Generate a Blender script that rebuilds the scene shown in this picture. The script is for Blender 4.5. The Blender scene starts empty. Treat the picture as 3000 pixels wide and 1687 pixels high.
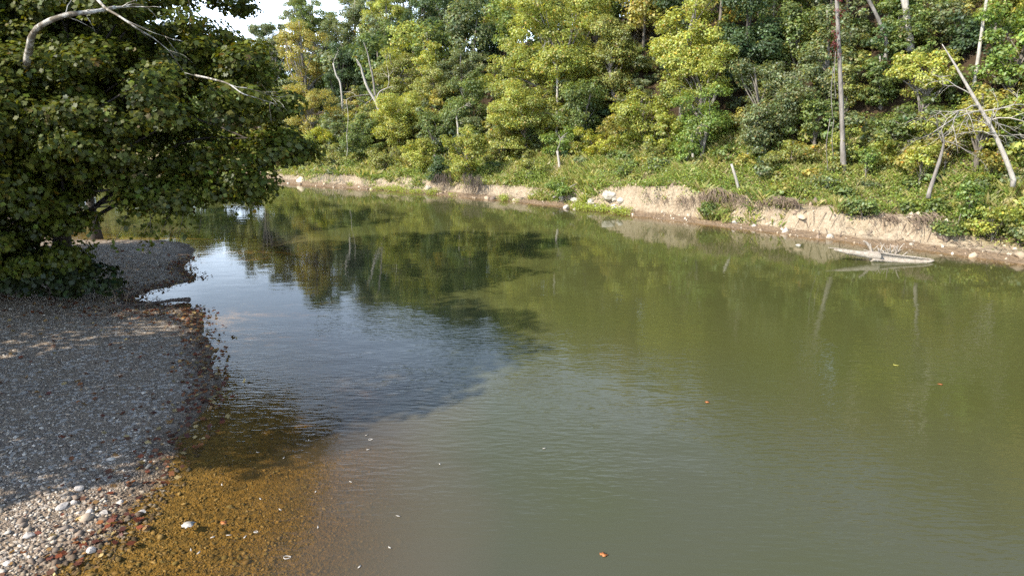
import bpy, math, random
import numpy as np

C = bpy.context.scene
COL = C.collection
R = math.radians
random.seed(5)

# ------------------------------------------------------------------ camera, sky, sun, exposure
PITCH, CAM_H = R(13.7), 7.0
FPX = 24 / 36 * 2576                       # focal length in 2576-pixel-wide picture units
cam = bpy.data.objects.new('camera', bpy.data.cameras.new('camera'))
COL.objects.link(cam)
cam.location = (0, 0, CAM_H)
cam.rotation_euler = (R(90) - PITCH, 0, 0)
cam.data.lens, cam.data.sensor_width = 24, 36
cam.data.clip_start, cam.data.clip_end = 0.1, 3000
C.camera = cam

SUN_EL = R(40)
SUN_DIR = np.array([-0.84, -0.54])        # horizontal direction towards the sun
w = bpy.data.worlds.new('World')
C.world = w
w.use_nodes = True
nt = w.node_tree
nt.nodes.clear()
out = nt.nodes.new('ShaderNodeOutputWorld')
bg = nt.nodes.new('ShaderNodeBackground')
sky = nt.nodes.new('ShaderNodeTexSky')
sky.sky_type = 'NISHITA'
sky.sun_disc = False
sky.sun_elevation = SUN_EL
sky.sun_rotation = math.atan2(SUN_DIR[0], SUN_DIR[1])
sky.air_density, sky.dust_density, sky.ozone_density = 1.0, 0.6, 1.6
tc = nt.nodes.new('ShaderNodeTexCoord')
mp = nt.nodes.new('ShaderNodeMapping')
mp.inputs['Scale'].default_value = (1, 1, 3.2)
nz = nt.nodes.new('ShaderNodeTexNoise')
nz.inputs['Scale'].default_value = 2.1
nz.inputs['Detail'].default_value = 7
nz.inputs['Roughness'].default_value = 0.6
cr = nt.nodes.new('ShaderNodeMapRange')
cr.inputs['From Min'].default_value, cr.inputs['From Max'].default_value = 0.42, 0.72
sep = nt.nodes.new('ShaderNodeSeparateXYZ')
low = nt.nodes.new('ShaderNodeMapRange')   # thin cloud sits low over the hills
low.inputs['From Min'].default_value, low.inputs['From Max'].default_value = 0.48, 0.08
mul = nt.nodes.new('ShaderNodeMath'); mul.operation = 'MULTIPLY'
add = nt.nodes.new('ShaderNodeMath'); add.operation = 'MULTIPLY_ADD'
add.inputs[1].default_value, add.inputs[2].default_value = 0.75, 0.42
mixc = nt.nodes.new('ShaderNodeMix'); mixc.data_type = 'RGBA'
mixc.inputs['B'].default_value = (16.0, 19.0, 23.0, 1)
L = nt.links.new
L(tc.outputs['Generated'], mp.inputs['Vector']); L(mp.outputs[0], nz.inputs['Vector'])
L(nz.outputs['Fac'], cr.inputs['Value']); L(tc.outputs['Generated'], sep.inputs[0])
L(sep.outputs['Z'], low.inputs['Value']); L(cr.outputs[0], add.inputs[0])
L(add.outputs[0], mul.inputs[0]); L(low.outputs[0], mul.inputs[1])
L(mul.outputs[0], mixc.inputs['Factor']); L(sky.outputs[0], mixc.inputs['A'])
L(mixc.outputs['Result'], bg.inputs['Color']); L(bg.outputs[0], out.inputs[0])
bg.inputs['Strength'].default_value = 0.145

sl = bpy.data.lights.new('sun', 'SUN')
sl.energy, sl.angle, sl.color = 5.0, R(0.53), (1.0, 0.93, 0.82)
so = bpy.data.objects.new('sun', sl)
COL.objects.link(so)
d_ = np.array([SUN_DIR[0], SUN_DIR[1], 0]); d_ /= np.linalg.norm(d_)
d_ = np.array([d_[0] * math.cos(SUN_EL), d_[1] * math.cos(SUN_EL), math.sin(SUN_EL)])
from mathutils import Vector
so.rotation_euler = Vector(d_).to_track_quat('Z', 'Y').to_euler()
so.location = (-40, -10, 60)
C.view_settings.view_transform = 'Standard'
C.view_settings.look = 'None'
C.view_settings.exposure = 0.8
C.view_settings.gamma = 1
C.cycles.max_bounces = 7
C.cycles.diffuse_bounces = 3
C.cycles.glossy_bounces = 3
C.cycles.transmission_bounces = 4
C.cycles.transparent_max_bounces = 8
C.cycles.use_denoising = False
C.cycles.sample_clamp_indirect = 6


# ------------------------------------------------------------------ helpers
def tag(o, label=None, cat=None, group=None, kind=None):
    if label: o['label'] = label
    if cat: o['category'] = cat
    if group: o['group'] = group
    if kind: o['kind'] = kind
    return o


def empty(name, loc):
    o = bpy.data.objects.new(name, None)
    o.empty_display_size = 0.3
    COL.objects.link(o)
    o.location = loc
    return o


def make_mesh(name, V, F, mat, parent=None, tint=None, floats=None, smooth=False, origin=None):
    """V (n,3); F list of (m,k) int arrays; one mesh object."""
    V = np.asarray(V, np.float32)
    org = np.zeros(3, np.float32) if origin is None else np.asarray(origin, np.float32)
    me = bpy.data.meshes.new(name)
    F = [np.asarray(f, np.int32) for f in F if len(f)]
    me.vertices.add(len(V))
    me.vertices.foreach_set('co', (V - org).ravel())
    idx = np.concatenate([f.ravel() for f in F])
    tot = np.concatenate([np.full(len(f), f.shape[1], np.int32) for f in F])
    start = np.concatenate([[0], np.cumsum(tot)[:-1]]).astype(np.int32)
    me.loops.add(len(idx))
    me.loops.foreach_set('vertex_index', idx)
    me.polygons.add(len(tot))
    me.polygons.foreach_set('loop_start', start)
    if tint is not None:
        a = me.attributes.new('tint', 'FLOAT_COLOR', 'POINT')
        t4 = np.ones((len(V), 4), np.float32); t4[:, :3] = tint
        a.data.foreach_set('color', t4.ravel())
    for k, v in (floats or {}).items():
        a = me.attributes.new(k, 'FLOAT', 'POINT')
        a.data.foreach_set('value', np.asarray(v, np.float32))
    me.update(calc_edges=True)
    if smooth:
        me.polygons.foreach_set('use_smooth', np.ones(len(tot), bool))
    me.materials.append(mat)
    o = bpy.data.objects.new(name, me)
    COL.objects.link(o)
    if parent is not None:
        o.parent = parent
        o.location = Vector(org) - parent.location
    else:
        o.location = org
    return o


def hash2(ix, iy, seed):
    h = (ix.astype(np.int64) * 374761393 + iy.astype(np.int64) * 668265263 + seed * 974711) & 0x7fffffff
    h = ((h ^ (h >> 13)) * 1274126177) & 0x7fffffff
    return ((h ^ (h >> 16)) & 0xffff) / 65535.0


def vnoise(x, y, seed=0):
    x = np.asarray(x, float); y = np.asarray(y, float)
    ix, iy = np.floor(x), np.floor(y)
    fx, fy = x - ix, y - iy
    fx, fy = fx * fx * (3 - 2 * fx), fy * fy * (3 - 2 * fy)
    a, b = hash2(ix, iy, seed), hash2(ix + 1, iy, seed)
    c, d = hash2(ix, iy + 1, seed), hash2(ix + 1, iy + 1, seed)
    return (a * (1 - fx) + b * fx) * (1 - fy) + (c * (1 - fx) + d * fx) * fy


def fbm(x, y, sc, seed=0, octv=3):
    s, a, t = 0, 1, 0
    for o in range(octv):
        s = s + a * (vnoise(x / sc, y / sc, seed + o * 17) - 0.5)
        t += a; a *= 0.5; sc *= 0.5
    return s / t * 2


def sm(a, b, x):
    t = np.clip((x - a) / (b - a), 0, 1)
    return t * t * (3 - 2 * t)


class MB:
    """collects tubes and polygons into one mesh"""
    def __init__(s): s.V, s.F, s.n = [], [], 0
    def add(s, V, F):
        V = np.asarray(V, float)
        s.V.append(V)
        for f in F: s.F.append(np.asarray(f, np.int32) + s.n)
        s.n += len(V)
    def tube(s, P, rad, k=6, wob=0, rng=None, cap=True):
        P = np.asarray(P, float); m = len(P)
        rad = np.broadcast_to(np.asarray(rad, float), (m,))
        T = np.gradient(P, axis=0)
        T /= np.linalg.norm(T, axis=1)[:, None] + 1e-9
        ref = np.array([0.31, 0.87, 0.39]) if abs(T[0] @ np.array([0.31, 0.87, 0.39])) < .9 else np.array([1., 0, 0])
        A = np.cross(T, ref); A /= np.linalg.norm(A, axis=1)[:, None]
        B = np.cross(T, A)
        th = np.arange(k) / k * 2 * math.pi
        r = rad[:, None] * np.ones((1, k))
        if wob and rng is not None: r = r * (1 + wob * rng.standard_normal((m, k)))
        V = P[:, None] + r[..., None] * (np.cos(th)[None, :, None] * A[:, None] + np.sin(th)[None, :, None] * B[:, None])
        V = V.reshape(-1, 3)
        i = np.arange(m - 1)[:, None] * k; j = np.arange(k)[None]; j2 = (j + 1) % k
        Q = np.stack([i + j, i + j2, i + k + j2, i + k + j], -1).reshape(-1, 4)
        F = [Q]
        if cap: F += [np.arange(k)[::-1][None], (np.arange(k) + (m - 1) * k)[None]]
        s.add(V, F)
    def build(s, name, mat, parent=None, smooth=True, origin=None):
        return make_mesh(name, np.concatenate(s.V), s.F, mat, parent, smooth=smooth, origin=origin)


def curve(P, n, jit=0, rng=None):
    """Catmull-Rom through P with n points per span"""
    P = np.asarray(P, float)
    Q = np.vstack([2 * P[0] - P[1], P, 2 * P[-1] - P[-2]])
    outp = []
    for i in range(1, len(Q) - 2):
        t = np.linspace(0, 1, n, endpoint=False)[:, None]
        a, b, c, d = Q[i - 1], Q[i], Q[i + 1], Q[i + 2]
        outp.append(0.5 * (2 * b + (c - a) * t + (2 * a - 5 * b + 4 * c - d) * t ** 2 + (3 * b - 3 * c + d - a) * t ** 3))
    outp.append(P[-1:])
    o = np.vstack(outp)
    if jit: o[1:-1] += rng.standard_normal((len(o) - 2, o.shape[1])) * jit
    return o


# ------------------------------------------------------------------ materials
def new_mat(name):
    m = bpy.data.materials.new(name)
    m.use_nodes = True
    m.node_tree.nodes.clear()
    return m, m.node_tree


class NT:
    def __init__(s, tree): s.t = tree
    def n(s, typ, **kw):
        nd = s.t.nodes.new('ShaderNode' + typ)
        for k, v in kw.items():
            if k in nd.inputs.keys() if isinstance(k, str) else False: nd.inputs[k].default_value = v
            else: setattr(nd, k, v)
        return nd
    def l(s, a, b): s.t.links.new(a, b)
    def setv(s, sock, v):
        if hasattr(v, 'is_output') or isinstance(v, bpy.types.NodeSocket): s.l(v, sock)
        else: sock.default_value = v
    def math(s, op, a, b=None, c=None):
        nd = s.t.nodes.new('ShaderNodeMath'); nd.operation = op
        s.setv(nd.inputs[0], a)
        if b is not None: s.setv(nd.inputs[1], b)
        if c is not None: s.setv(nd.inputs[2], c)
        return nd.outputs[0]
    def mix(s, f, a, b, blend='MIX'):
        nd = s.t.nodes.new('ShaderNodeMix'); nd.data_type = 'RGBA'; nd.blend_type = blend
        s.setv(nd.inputs['Factor'], f)
        s.setv(nd.inputs['A'], a if not isinstance(a, tuple) else (*a, 1)[:4])
        s.setv(nd.inputs['B'], b if not isinstance(b, tuple) else (*b, 1)[:4])
        return nd.outputs['Result']
    def rng(s, v, a, b, c=0., d=1., smooth=False):
        nd = s.t.nodes.new('ShaderNodeMapRange')
        if smooth: nd.interpolation_type = 'SMOOTHSTEP'
        s.setv(nd.inputs['Value'], v)
        nd.inputs['From Min'].default_value, nd.inputs['From Max'].default_value = a, b
        nd.inputs['To Min'].default_value, nd.inputs['To Max'].default_value = c, d
        return nd.outputs[0]
    def noise(s, vec, scale, detail=3, rough=0.55):
        nd = s.t.nodes.new('ShaderNodeTexNoise')
        if vec is not None: s.l(vec, nd.inputs['Vector'])
        nd.inputs['Scale'].default_value, nd.inputs['Detail'].default_value = scale, detail
        nd.inputs['Roughness'].default_value = rough
        return nd.outputs['Fac']
    def vor(s, vec, scale, feature='F1'):
        nd = s.t.nodes.new('ShaderNodeTexVoronoi'); nd.feature = feature
        s.l(vec, nd.inputs['Vector']); nd.inputs['Scale'].default_value = scale
        return nd
    def pos(s): return s.n('NewGeometry').outputs['Position']
    def attr(s, name):
        nd = s.n('Attribute'); nd.attribute_name = name
        return nd
    def bump(s, h, dist=1.0, strength=1.0, normal=None):
        nd = s.n('Bump'); s.l(h, nd.inputs['Height'])
        nd.inputs['Distance'].default_value = dist; nd.inputs['Strength'].default_value = strength
        if normal is not None: s.l(normal, nd.inputs['Normal'])
        return nd.outputs[0]
    def done(s, shader):
        o = s.n('OutputMaterial'); s.l(shader, o.inputs['Surface'])


def leaf_material(name, transl=0.46, gloss=0.03):
    m, t = new_mat(name); g = NT(t)
    col = g.mix(1.0, g.attr('tint').outputs['Color'], g.n('ObjectInfo').outputs['Color'], 'MULTIPLY')
    df = g.n('BsdfDiffuse'); g.l(col, df.inputs['Color'])
    tr = g.n('BsdfTranslucent'); g.l(g.mix(1.0, col, (1.25, 1.15, 0.6), 'MULTIPLY'), tr.inputs['Color'])
    mx = g.n('MixShader'); mx.inputs[0].default_value = transl
    g.l(df.outputs[0], mx.inputs[1]); g.l(tr.outputs[0], mx.inputs[2])
    gl = g.n('BsdfGlossy'); gl.inputs['Roughness'].default_value = 0.5
    gl.inputs['Color'].default_value = (.9, .95, 1, 1)
    m2 = g.n('MixShader'); m2.inputs[0].default_value = gloss
    g.l(mx.outputs[0], m2.inputs[1]); g.l(gl.outputs[0], m2.inputs[2])
    g.done(m2.outputs[0])
    return m


def bark_material(name, ca, cb, scale=6, patch=False, stretch=0.25):
    m, t = new_mat(name); g = NT(t)
    mp = g.n('Mapping'); g.l(g.pos(), mp.inputs['Vector']); mp.inputs['Scale'].default_value = (1, 1, stretch)
    f = g.noise(mp.outputs[0], scale, 4, .65)
    f = g.rng(f, .42 if patch else .3, .55 if patch else .7)
    col = g.mix(f, ca, cb)
    p = g.n('BsdfPrincipled'); g.l(col, p.inputs['Base Color']); p.inputs['Roughness'].default_value = .9
    g.l(g.bump(g.noise(mp.outputs[0], scale * 5, 3), .02), p.inputs['Normal'])
    g.done(p.outputs[0])
    return m


def simple_material(name, ca, cb, scale, rough=.85, bump=.01):
    m, t = new_mat(name); g = NT(t)
    f = g.rng(g.noise(g.pos(), scale, 4, .6), .3, .7)
    p = g.n('BsdfPrincipled'); g.l(g.mix(f, ca, cb), p.inputs['Base Color']); p.inputs['Roughness'].default_value = rough
    g.l(g.bump(g.noise(g.pos(), scale * 4, 3), bump), p.inputs['Normal'])
    g.done(p.outputs[0])
    return m


M_LEAF = leaf_material('leaf')
M_LEAF_NEAR = leaf_material('sycamore_leaf', .34, .022)
M_BARK = bark_material('bark', (.09, .075, .06), (.23, .20, .165))
M_BARK_DARK = bark_material('dark_bark', (.035, .028, .022), (.09, .075, .06))
M_BARK_PALE = bark_material('pale_sycamore_bark', (.50, .48, .43), (.15, .125, .09), 3.0, True, .6)
M_DEAD = bark_material('dead_wood', (.50, .46, .40), (.30, .27, .23), 5)
M_DEAD_GREY = bark_material('grey_dead_wood', (.31, .28, .245), (.11, .095, .08), 4)
M_DRIFT = bark_material('driftwood', (.46, .41, .34), (.25, .205, .155), 6, False, 1)
M_ROOT = simple_material('root', (.13, .092, .065), (.28, .21, .145), 4)
M_TWIG_DARK = simple_material('dark_twig', (.05, .035, .028), (.13, .10, .08), 6)
M_LIME = simple_material('limestone', (.56, .52, .44), (.34, .30, .24), 3.0, .9, .03)
M_STONE = simple_material('pale_stone', (.52, .47, .42), (.36, .32, .28), 5.0, .9, .01)


def ground_material():
    m, t = new_mat('bank_soil'); g = NT(t)
    P = g.pos(); s = g.attr('bank').outputs['Fac']; steep = g.attr('steep').outputs['Fac']
    n1 = g.noise(P, 0.9, 5, .6); n2 = g.noise(P, 5, 4, .6); n3 = g.noise(P, .35, 3)
    sand = g.mix(g.rng(n2, .3, .7), (.45, .37, .265), (.31, .245, .165))
    mud = g.mix(g.rng(n2, .3, .7), (.19, .135, .085), (.27, .195, .125))
    sod = g.mix(g.rng(n2, .3, .7), (.17, .155, .06), (.27, .21, .11))
    ms = g.n('Mapping'); g.l(P, ms.inputs['Vector']); ms.inputs['Scale'].default_value = (1, 1, .22)
    n5 = g.noise(ms.outputs[0], 2.6, 5, .65)
    sand = g.mix(g.rng(n5, .5, .72, 0, .75), sand, (.23, .17, .115))
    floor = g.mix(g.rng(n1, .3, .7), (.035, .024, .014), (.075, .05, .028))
    c = g.mix(g.rng(g.math('MULTIPLY_ADD', n1, .8, s), 1.35, 1.6), mud, sand)
    sodf = g.math('MULTIPLY', g.rng(g.math('MULTIPLY_ADD', n1, 3.4, s), 3.4, 4.6), g.rng(steep, .5, .25))
    sodf = g.math('MULTIPLY', sodf, g.rng(n3, .36, .52, .35, 1))
    c = g.mix(sodf, c, sod)
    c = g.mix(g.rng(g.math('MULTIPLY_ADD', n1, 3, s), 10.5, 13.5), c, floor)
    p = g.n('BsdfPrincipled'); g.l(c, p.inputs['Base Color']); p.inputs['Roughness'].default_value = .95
    p.inputs['Specular IOR Level'].default_value = .15
    h = g.math('ADD', g.math('MULTIPLY', n1, .35), g.math('MULTIPLY', n2, .16))
    h = g.math('ADD', h, g.math('MULTIPLY', n5, .22))
    g.l(g.bump(h, 1.2), p.inputs['Normal'])
    g.done(p.outputs[0])
    return m


def gravel_material():
    m, t = new_mat('gravel_and_bed'); g = NT(t)
    P = g.pos(); s = g.attr('bar').outputs['Fac']
    v1 = g.vor(P, 11); v2 = g.vor(P, 32)
    n1 = g.noise(P, 1.3, 4, .6); n2 = g.noise(P, 9, 3); n0 = g.noise(P, .45, 3)
    cs = g.n('SeparateColor'); g.l(v2.outputs['Color'], cs.inputs[0])
    dry = g.mix(cs.outputs[0], (.11, .080, .056), (.33, .258, .186))
    dry = g.mix(g.rng(n1, .52, .75, 0, .55), dry, (.30, .22, .14))
    cs1 = g.n('SeparateColor'); g.l(v1.outputs['Color'], cs1.inputs[0])
    dry = g.mix(g.rng(cs1.outputs[1], .8, .82, 0, .6), dry, (.52, .47, .40))
    damp = g.mix(cs.outputs[0], (.08, .058, .04), (.21, .155, .105))
    c = g.mix(g.rng(g.math('MULTIPLY_ADD', n1, .9, s), .75, 1.35), damp, dry)
    bed = g.mix(g.rng(n2, .35, .65), (.15, .092, .023), (.285, .180, .052))
    bed = g.mix(g.rng(cs.outputs[1], .6, .9, 0, .5), bed, (.075, .062, .028))
    bed = g.mix(g.rng(n0, .45, .7, 0, .45), bed, (.165, .092, .022))
    bed = g.mix(g.rng(cs1.outputs[0], .55, .95, 0, .6), bed, (.06, .048, .022))
    bed = g.mix(g.rng(s, -22, -14), (.13, .105, .07), bed)
    c = g.mix(g.rng(g.math('MULTIPLY_ADD', n1, .25, s), .08, .2), bed, c)
    p = g.n('BsdfPrincipled'); g.l(c, p.inputs['Base Color']); p.inputs['Roughness'].default_value = .9
    p.inputs['Specular IOR Level'].default_value = .2
    h = g.math('ADD', g.math('MULTIPLY', v1.outputs['Distance'], -.022), g.math('MULTIPLY', v2.outputs['Distance'], -.014))
    h = g.math('ADD', h, g.math('MULTIPLY', n1, .05))
    g.l(g.bump(h, 1.2), p.inputs['Normal'])
    g.done(p.outputs[0])
    return m


def water_material():
    m, t = new_mat('river_water'); g = NT(t)
    P = g.pos(); dep = g.attr('depth').outputs['Fac']
    sx = g.n('SeparateXYZ'); g.l(P, sx.inputs[0])
    # body: clear amber over the shallow bed, turbid green where deep
    wob = g.math('MULTIPLY_ADD', g.noise(P, .5, 3), .22, dep)
    op = g.rng(wob, .22, 1.05, 0, 1, True)
    df = g.n('BsdfDiffuse')
    far = g.rng(g.math('MULTIPLY_ADD', sx.outputs['X'], .9, sx.outputs['Y']), 9, 27)  # greener towards the right: reflection of the bank trees put into the body colour
    gcol = g.mix(far, (.071, .072, .052), (.068, .071, .022))
    gcol = g.mix(g.rng(g.noise(P, .12, 2), .4, .65, 0, .45), gcol, (.060, .070, .020))
    silt = g.rng(wob, .55, 1.25)
    gcol = g.mix(silt, (.108, .085, .054), gcol)
    g.l(gcol, df.inputs['Color'])
    tr = g.n('BsdfTransparent')
    tint = g.mix(g.rng(dep, 0, .55), (.95, .90, .78), (.82, .70, .42))
    g.l(tint, tr.inputs['Color'])
    body = g.n('MixShader'); g.l(op, body.inputs[0]); g.l(tr.outputs[0], body.inputs[1]); g.l(df.outputs[0], body.inputs[2])
    # ripples
    mp = g.n('Mapping'); g.l(P, mp.inputs['Vector'])
    mp.inputs['Scale'].default_value = (1.0, 3.0, 1); mp.inputs['Rotation'].default_value = (0, 0, R(8))
    r1 = g.noise(mp.outputs[0], 2.6, 2, .45)
    mp2 = g.n('Mapping'); g.l(P, mp2.inputs['Vector'])
    mp2.inputs['Scale'].default_value = (.8, 1.5, 1); mp2.inputs['Rotation'].default_value = (0, 0, R(-14))
    r2 = g.noise(mp2.outputs[0], .7, 2)
    calm = g.rng(g.math('MULTIPLY_ADD', g.noise(P, .14, 2), 16, sx.outputs['Y']), 26, 36, 1, .10, True)
    amp = g.math('MULTIPLY', g.math('MULTIPLY', calm, .011), g.rng(g.noise(P, .22, 3), .36, .62, .3, 1.25))
    h = g.math('ADD', g.math('MULTIPLY', r1, amp), g.math('MULTIPLY', r2, g.math('MULTIPLY_ADD', calm, .010, .004)))
    nrm = g.bump(h, 1.0)
    gl = g.n('BsdfGlossy'); gl.inputs['Roughness'].default_value = .03; g.l(nrm, gl.inputs['Normal'])
    fr = g.n('Fresnel'); g.l(g.rng(g.n('NewGeometry').outputs['Backfacing'], 0, 1, 1.33, 1 / 1.33), fr.inputs['IOR']); g.l(nrm, fr.inputs['Normal'])
    mx = g.n('MixShader'); g.l(fr.outputs[0], mx.inputs[0]); g.l(body.outputs[0], mx.inputs[1]); g.l(gl.outputs[0], mx.inputs[2])
    g.done(mx.outputs[0])
    return m


# ------------------------------------------------------------------ the lie of the land
RIGHT = [(-420, 150), (-150, 128), (-90, 116), (-59.7, 105.2), (-43.9, 99.3), (-33, 88), (-27.1, 79.9), (-19.0, 74.9), (-11.8, 70.6),
         (-4.1, 64.9), (3.8, 57.8), (8.8, 52.5), (14.0, 46.5), (17.9, 42.8), (21.1, 39.2), (24.0, 36.4), (26.2, 33.0),
         (34, 22), (46, 6), (62, -18), (95, -70), (420, -420)]
LEFT = [(-12, -420), (-12, -60), (-10, -12), (-8.2, 4), (-7.4, 9.4), (-7.0, 10.3), (-7.2, 11.5), (-7.2, 12.5), (-7.5, 14.1), (-7.5, 15.6),
        (-8.2, 17.8), (-9.4, 20.5), (-11.0, 23.1), (-12.4, 25.4), (-15.6, 26.9), (-15.0, 29.2), (-14.5, 30.4), (-16.0, 32.6),
        (-16.8, 35.5), (-18.2, 38.8), (-20.6, 40.7), (-23.5, 41.2), (-27, 41.5), (-33, 45), (-45, 60), (-70, 80), (-100, 90), (-150, 96), (-420, 110)]
RC, LC = curve(RIGHT, 4), curve(LEFT, 4)


def seg_dist(x, y, pl):
    best = np.full(x.shape, 1e9)
    for a, b in zip(pl[:-1], pl[1:]):
        d = b - a; L2 = d @ d
        t = np.clip(((x - a[0]) * d[0] + (y - a[1]) * d[1]) / L2, 0, 1)
        best = np.minimum(best, (x - a[0] - t * d[0]) ** 2 + (y - a[1] - t * d[1]) ** 2)
    return np.sqrt(best)


def inside(x, y, poly):
    c = np.zeros(x.shape, bool); n = len(poly)
    for i in range(n):
        (x1, y1), (x2, y2) = poly[i], poly[i - 1]
        hit = ((y1 > y) != (y2 > y))
        with np.errstate(divide='ignore', invalid='ignore'):
            c ^= hit & (x < (x2 - x1) * (y - y1) / (y2 - y1 + 1e-12) + x1)
    return c


RPOLY = np.vstack([RC, [(900, -420), (900, 900), (-900, 900), (-900, 150)]])
LPOLY = np.vstack([LC, [(-900, 110), (-900, -420)]])


def dists(x, y):
    """signed distance inland of the far (right) bank and of the gravel (left) shore"""
    s = seg_dist(x, y, RC) * np.where(inside(x, y, RPOLY), 1, -1)
    t = seg_dist(x, y, LC) * np.where(inside(x, y, LPOLY), 1, -1)
    s = s + (fbm(x, y, 5, 3) * .6 + fbm(x, y, 1.5, 8) * .55 + fbm(x, y, .55, 10) * .16)
    t = t + (fbm(x, y, 2.2, 4) * .35 + fbm(x, y, .7, 9) * .12) * np.clip(1 - np.abs(t) / 12, .2, 1)
    return s, t


def land(x, y):
    x = np.asarray(x, float); y = np.asarray(y, float)
    s, t = dists(x, y)
    # far bank
    ch = .75 + 1.0 * sm(0, 11, x) + .35 * fbm(x, y, 6, 21)
    ch = ch * (1 - .35 * sm(15, 19, x) + .6 * fbm(x, y, 4.5, 23) * sm(12, 16, x)) * (1 - .45 * sm(23, 29, x))
    top = 2.6 + 1.3 * sm(-10, 12, x)
    wcut = .75 + .5 * fbm(x, y, 3, 31) + 2.0 * sm(22, 28, x)
    zb = .30 * sm(0, 1.4, s) + ch * sm(1.2, 1.2 + np.maximum(wcut, .25), s) + (top - ch - .3) * sm(2.2, 10.5, s)
    zb = zb + .25 * fbm(x, y, 2.5, 41, 4) * sm(2, 4, s) + .10 * fbm(x, y, .7, 43) * sm(1, 2, s)
    hr = np.interp(y, [-100, 10, 34, 60, 78, 100, 150, 260], [36, 34, 30, 23, 21, 17, 10, 8])
    q = np.maximum(s - 9, 0)
    hr = hr + .28 * np.clip(s - 34, 0, 40)
    hr = hr * (.22 + .78 * sm(-42, -15, x + .12 * (y - 80))) + 8 * sm(108, 150, y) * sm(-30, -46, x)
    zb = zb + (hr) * (1 - np.exp(-(q / 21) ** 1.25)) + 1.2 * fbm(x, y, 9, 51) * sm(10, 20, s)
    # gravel bar, then a low wooded terrace
    zl = .10 * t - .0016 * np.clip(t, 0, 12) ** 2 * 1.5 + .10 * fbm(x, y, 3, 61) * sm(.2, 2, t) + .02 * fbm(x, y, .5, 63)
    zl = np.where(t > 0, np.minimum(zl, .75) + 1.3 * sm(11, 17, t) + .4 * fbm(x, y, 6, 65) * sm(12, 18, t), 0)
    # bed
    dl = .10 * np.maximum(-t, 0) + .009 * np.maximum(-t, 0) ** 2
    shoal = .55 * np.exp(-(((x + 10.5) / 5.5) ** 2 + ((y - 34) / 4.5) ** 2))
    dl = np.minimum(dl, 1.9)
    dl = np.maximum(dl - shoal, .10 * np.minimum(np.maximum(-t, 0), 2.5))
    dr = .45 * np.maximum(-s, 0)
    zw = -np.minimum(dl, dr) + .02 * fbm(x, y, .6, 71)
    z = np.where(s > 0, zb, np.where(t > 0, zl, np.minimum(zw, 0)))
    return z, s, t


def gz(x, y): return float(land(np.array([x]), np.array([y]))[0][0])


def ray(px, py):
    dx, dy = (px - 1288) / FPX, -(py - 724.5) / FPX
    return np.array([dx, math.cos(PITCH) + dy * math.sin(PITCH), -math.sin(PITCH) + dy * math.cos(PITCH)])


def on_water(px, py, z=0.0):
    d = ray(px, py); k = (z - CAM_H) / d[2]
    return np.array([d[0] * k, d[1] * k, z])


def on_land(px, py):
    d = ray(px, py); k = np.arange(6, 160, .05)
    P = np.array([0, 0, CAM_H]) + k[:, None] * d
    z = land(P[:, 0], P[:, 1])[0]
    z = np.maximum(z, 0)
    hit = np.argmax(P[:, 2] <= z)
    return np.array([P[hit, 0], P[hit, 1], z[hit]])


def inland(px, s_want):
    """point on the far side, in the column px of the photograph, s_want metres behind the waterline"""
    th = (px - 1288) / FPX / math.cos(PITCH)
    D = np.arange(20, 190, .1)
    s = dists(D * th, D)[0]
    i = np.argmax(s >= s_want)
    return np.array([D[i] * th, D[i]])


def axis(lo, hi, a, b, step, grow=1.16):
    c = list(np.arange(a, b + 1e-6, step))
    st = step
    while c[-1] < hi: st = min(st * grow, 22); c.append(c[-1] + st)
    st = step
    while c[0] > lo: st = min(st * grow, 22); c.insert(0, c[0] - st)
    return np.array(c)


xs, ys = axis(-420, 420, -27, 34, .22), axis(-120, 420, 8, 72, .22)
GX, GY = np.meshgrid(xs, ys)
GZ, GS, GT = land(GX.ravel(), GY.ravel())
nx, ny = len(xs), len(ys)
gradx = np.gradient(GZ.reshape(ny, nx), xs, axis=1); grady = np.gradient(GZ.reshape(ny, nx), ys, axis=0)
STEEP = 1 - 1 / np.sqrt(1 + gradx ** 2 + grady ** 2)
VV = np.stack([GX.ravel(), GY.ravel(), GZ], -1)
ii = (np.arange(ny - 1)[:, None] * nx + np.arange(nx - 1)[None]).ravel()
QQ = np.stack([ii, ii + 1, ii + nx + 1, ii + nx], -1)
fs, ft = GS[QQ].max(1), GT[QQ].max(1)


def sub(name, sel, mat, floats, z=None, smooth=True):
    q = QQ[sel]; u, inv = np.unique(q, return_inverse=True)
    V = VV[u].copy()
    if z is not None: V[:, 2] = z
    return make_mesh(name, V, [inv.reshape(-1, 4)], mat, floats={k: v[u] for k, v in floats.items()}, smooth=smooth)


M_GROUND, M_GRAVEL, M_WATER = ground_material(), gravel_material(), water_material()
is_bank = fs > 0
is_bar = (~is_bank) & (ft > 0)
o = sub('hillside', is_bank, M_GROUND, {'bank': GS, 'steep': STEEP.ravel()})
tag(o, 'steep earth bank and wooded slope rising from the river', 'hill', kind='structure')
o = sub('gravel_bar', is_bar, M_GRAVEL, {'bar': GT})
tag(o, 'grey gravel bar in tree shade beside the water', 'ground', kind='structure')
o = sub('riverbed', (~is_bank) & (~is_bar), M_GRAVEL, {'bar': GT})
tag(o, 'brown stony riverbed seen through the shallows', 'riverbed', kind='structure')
wet = (GZ[QQ].min(1) < .03)
o = sub('water', wet, M_WATER, {'depth': -GZ}, z=0.0)
tag(o, 'still green river water reflecting hill and sky', 'water', kind='structure')


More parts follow.
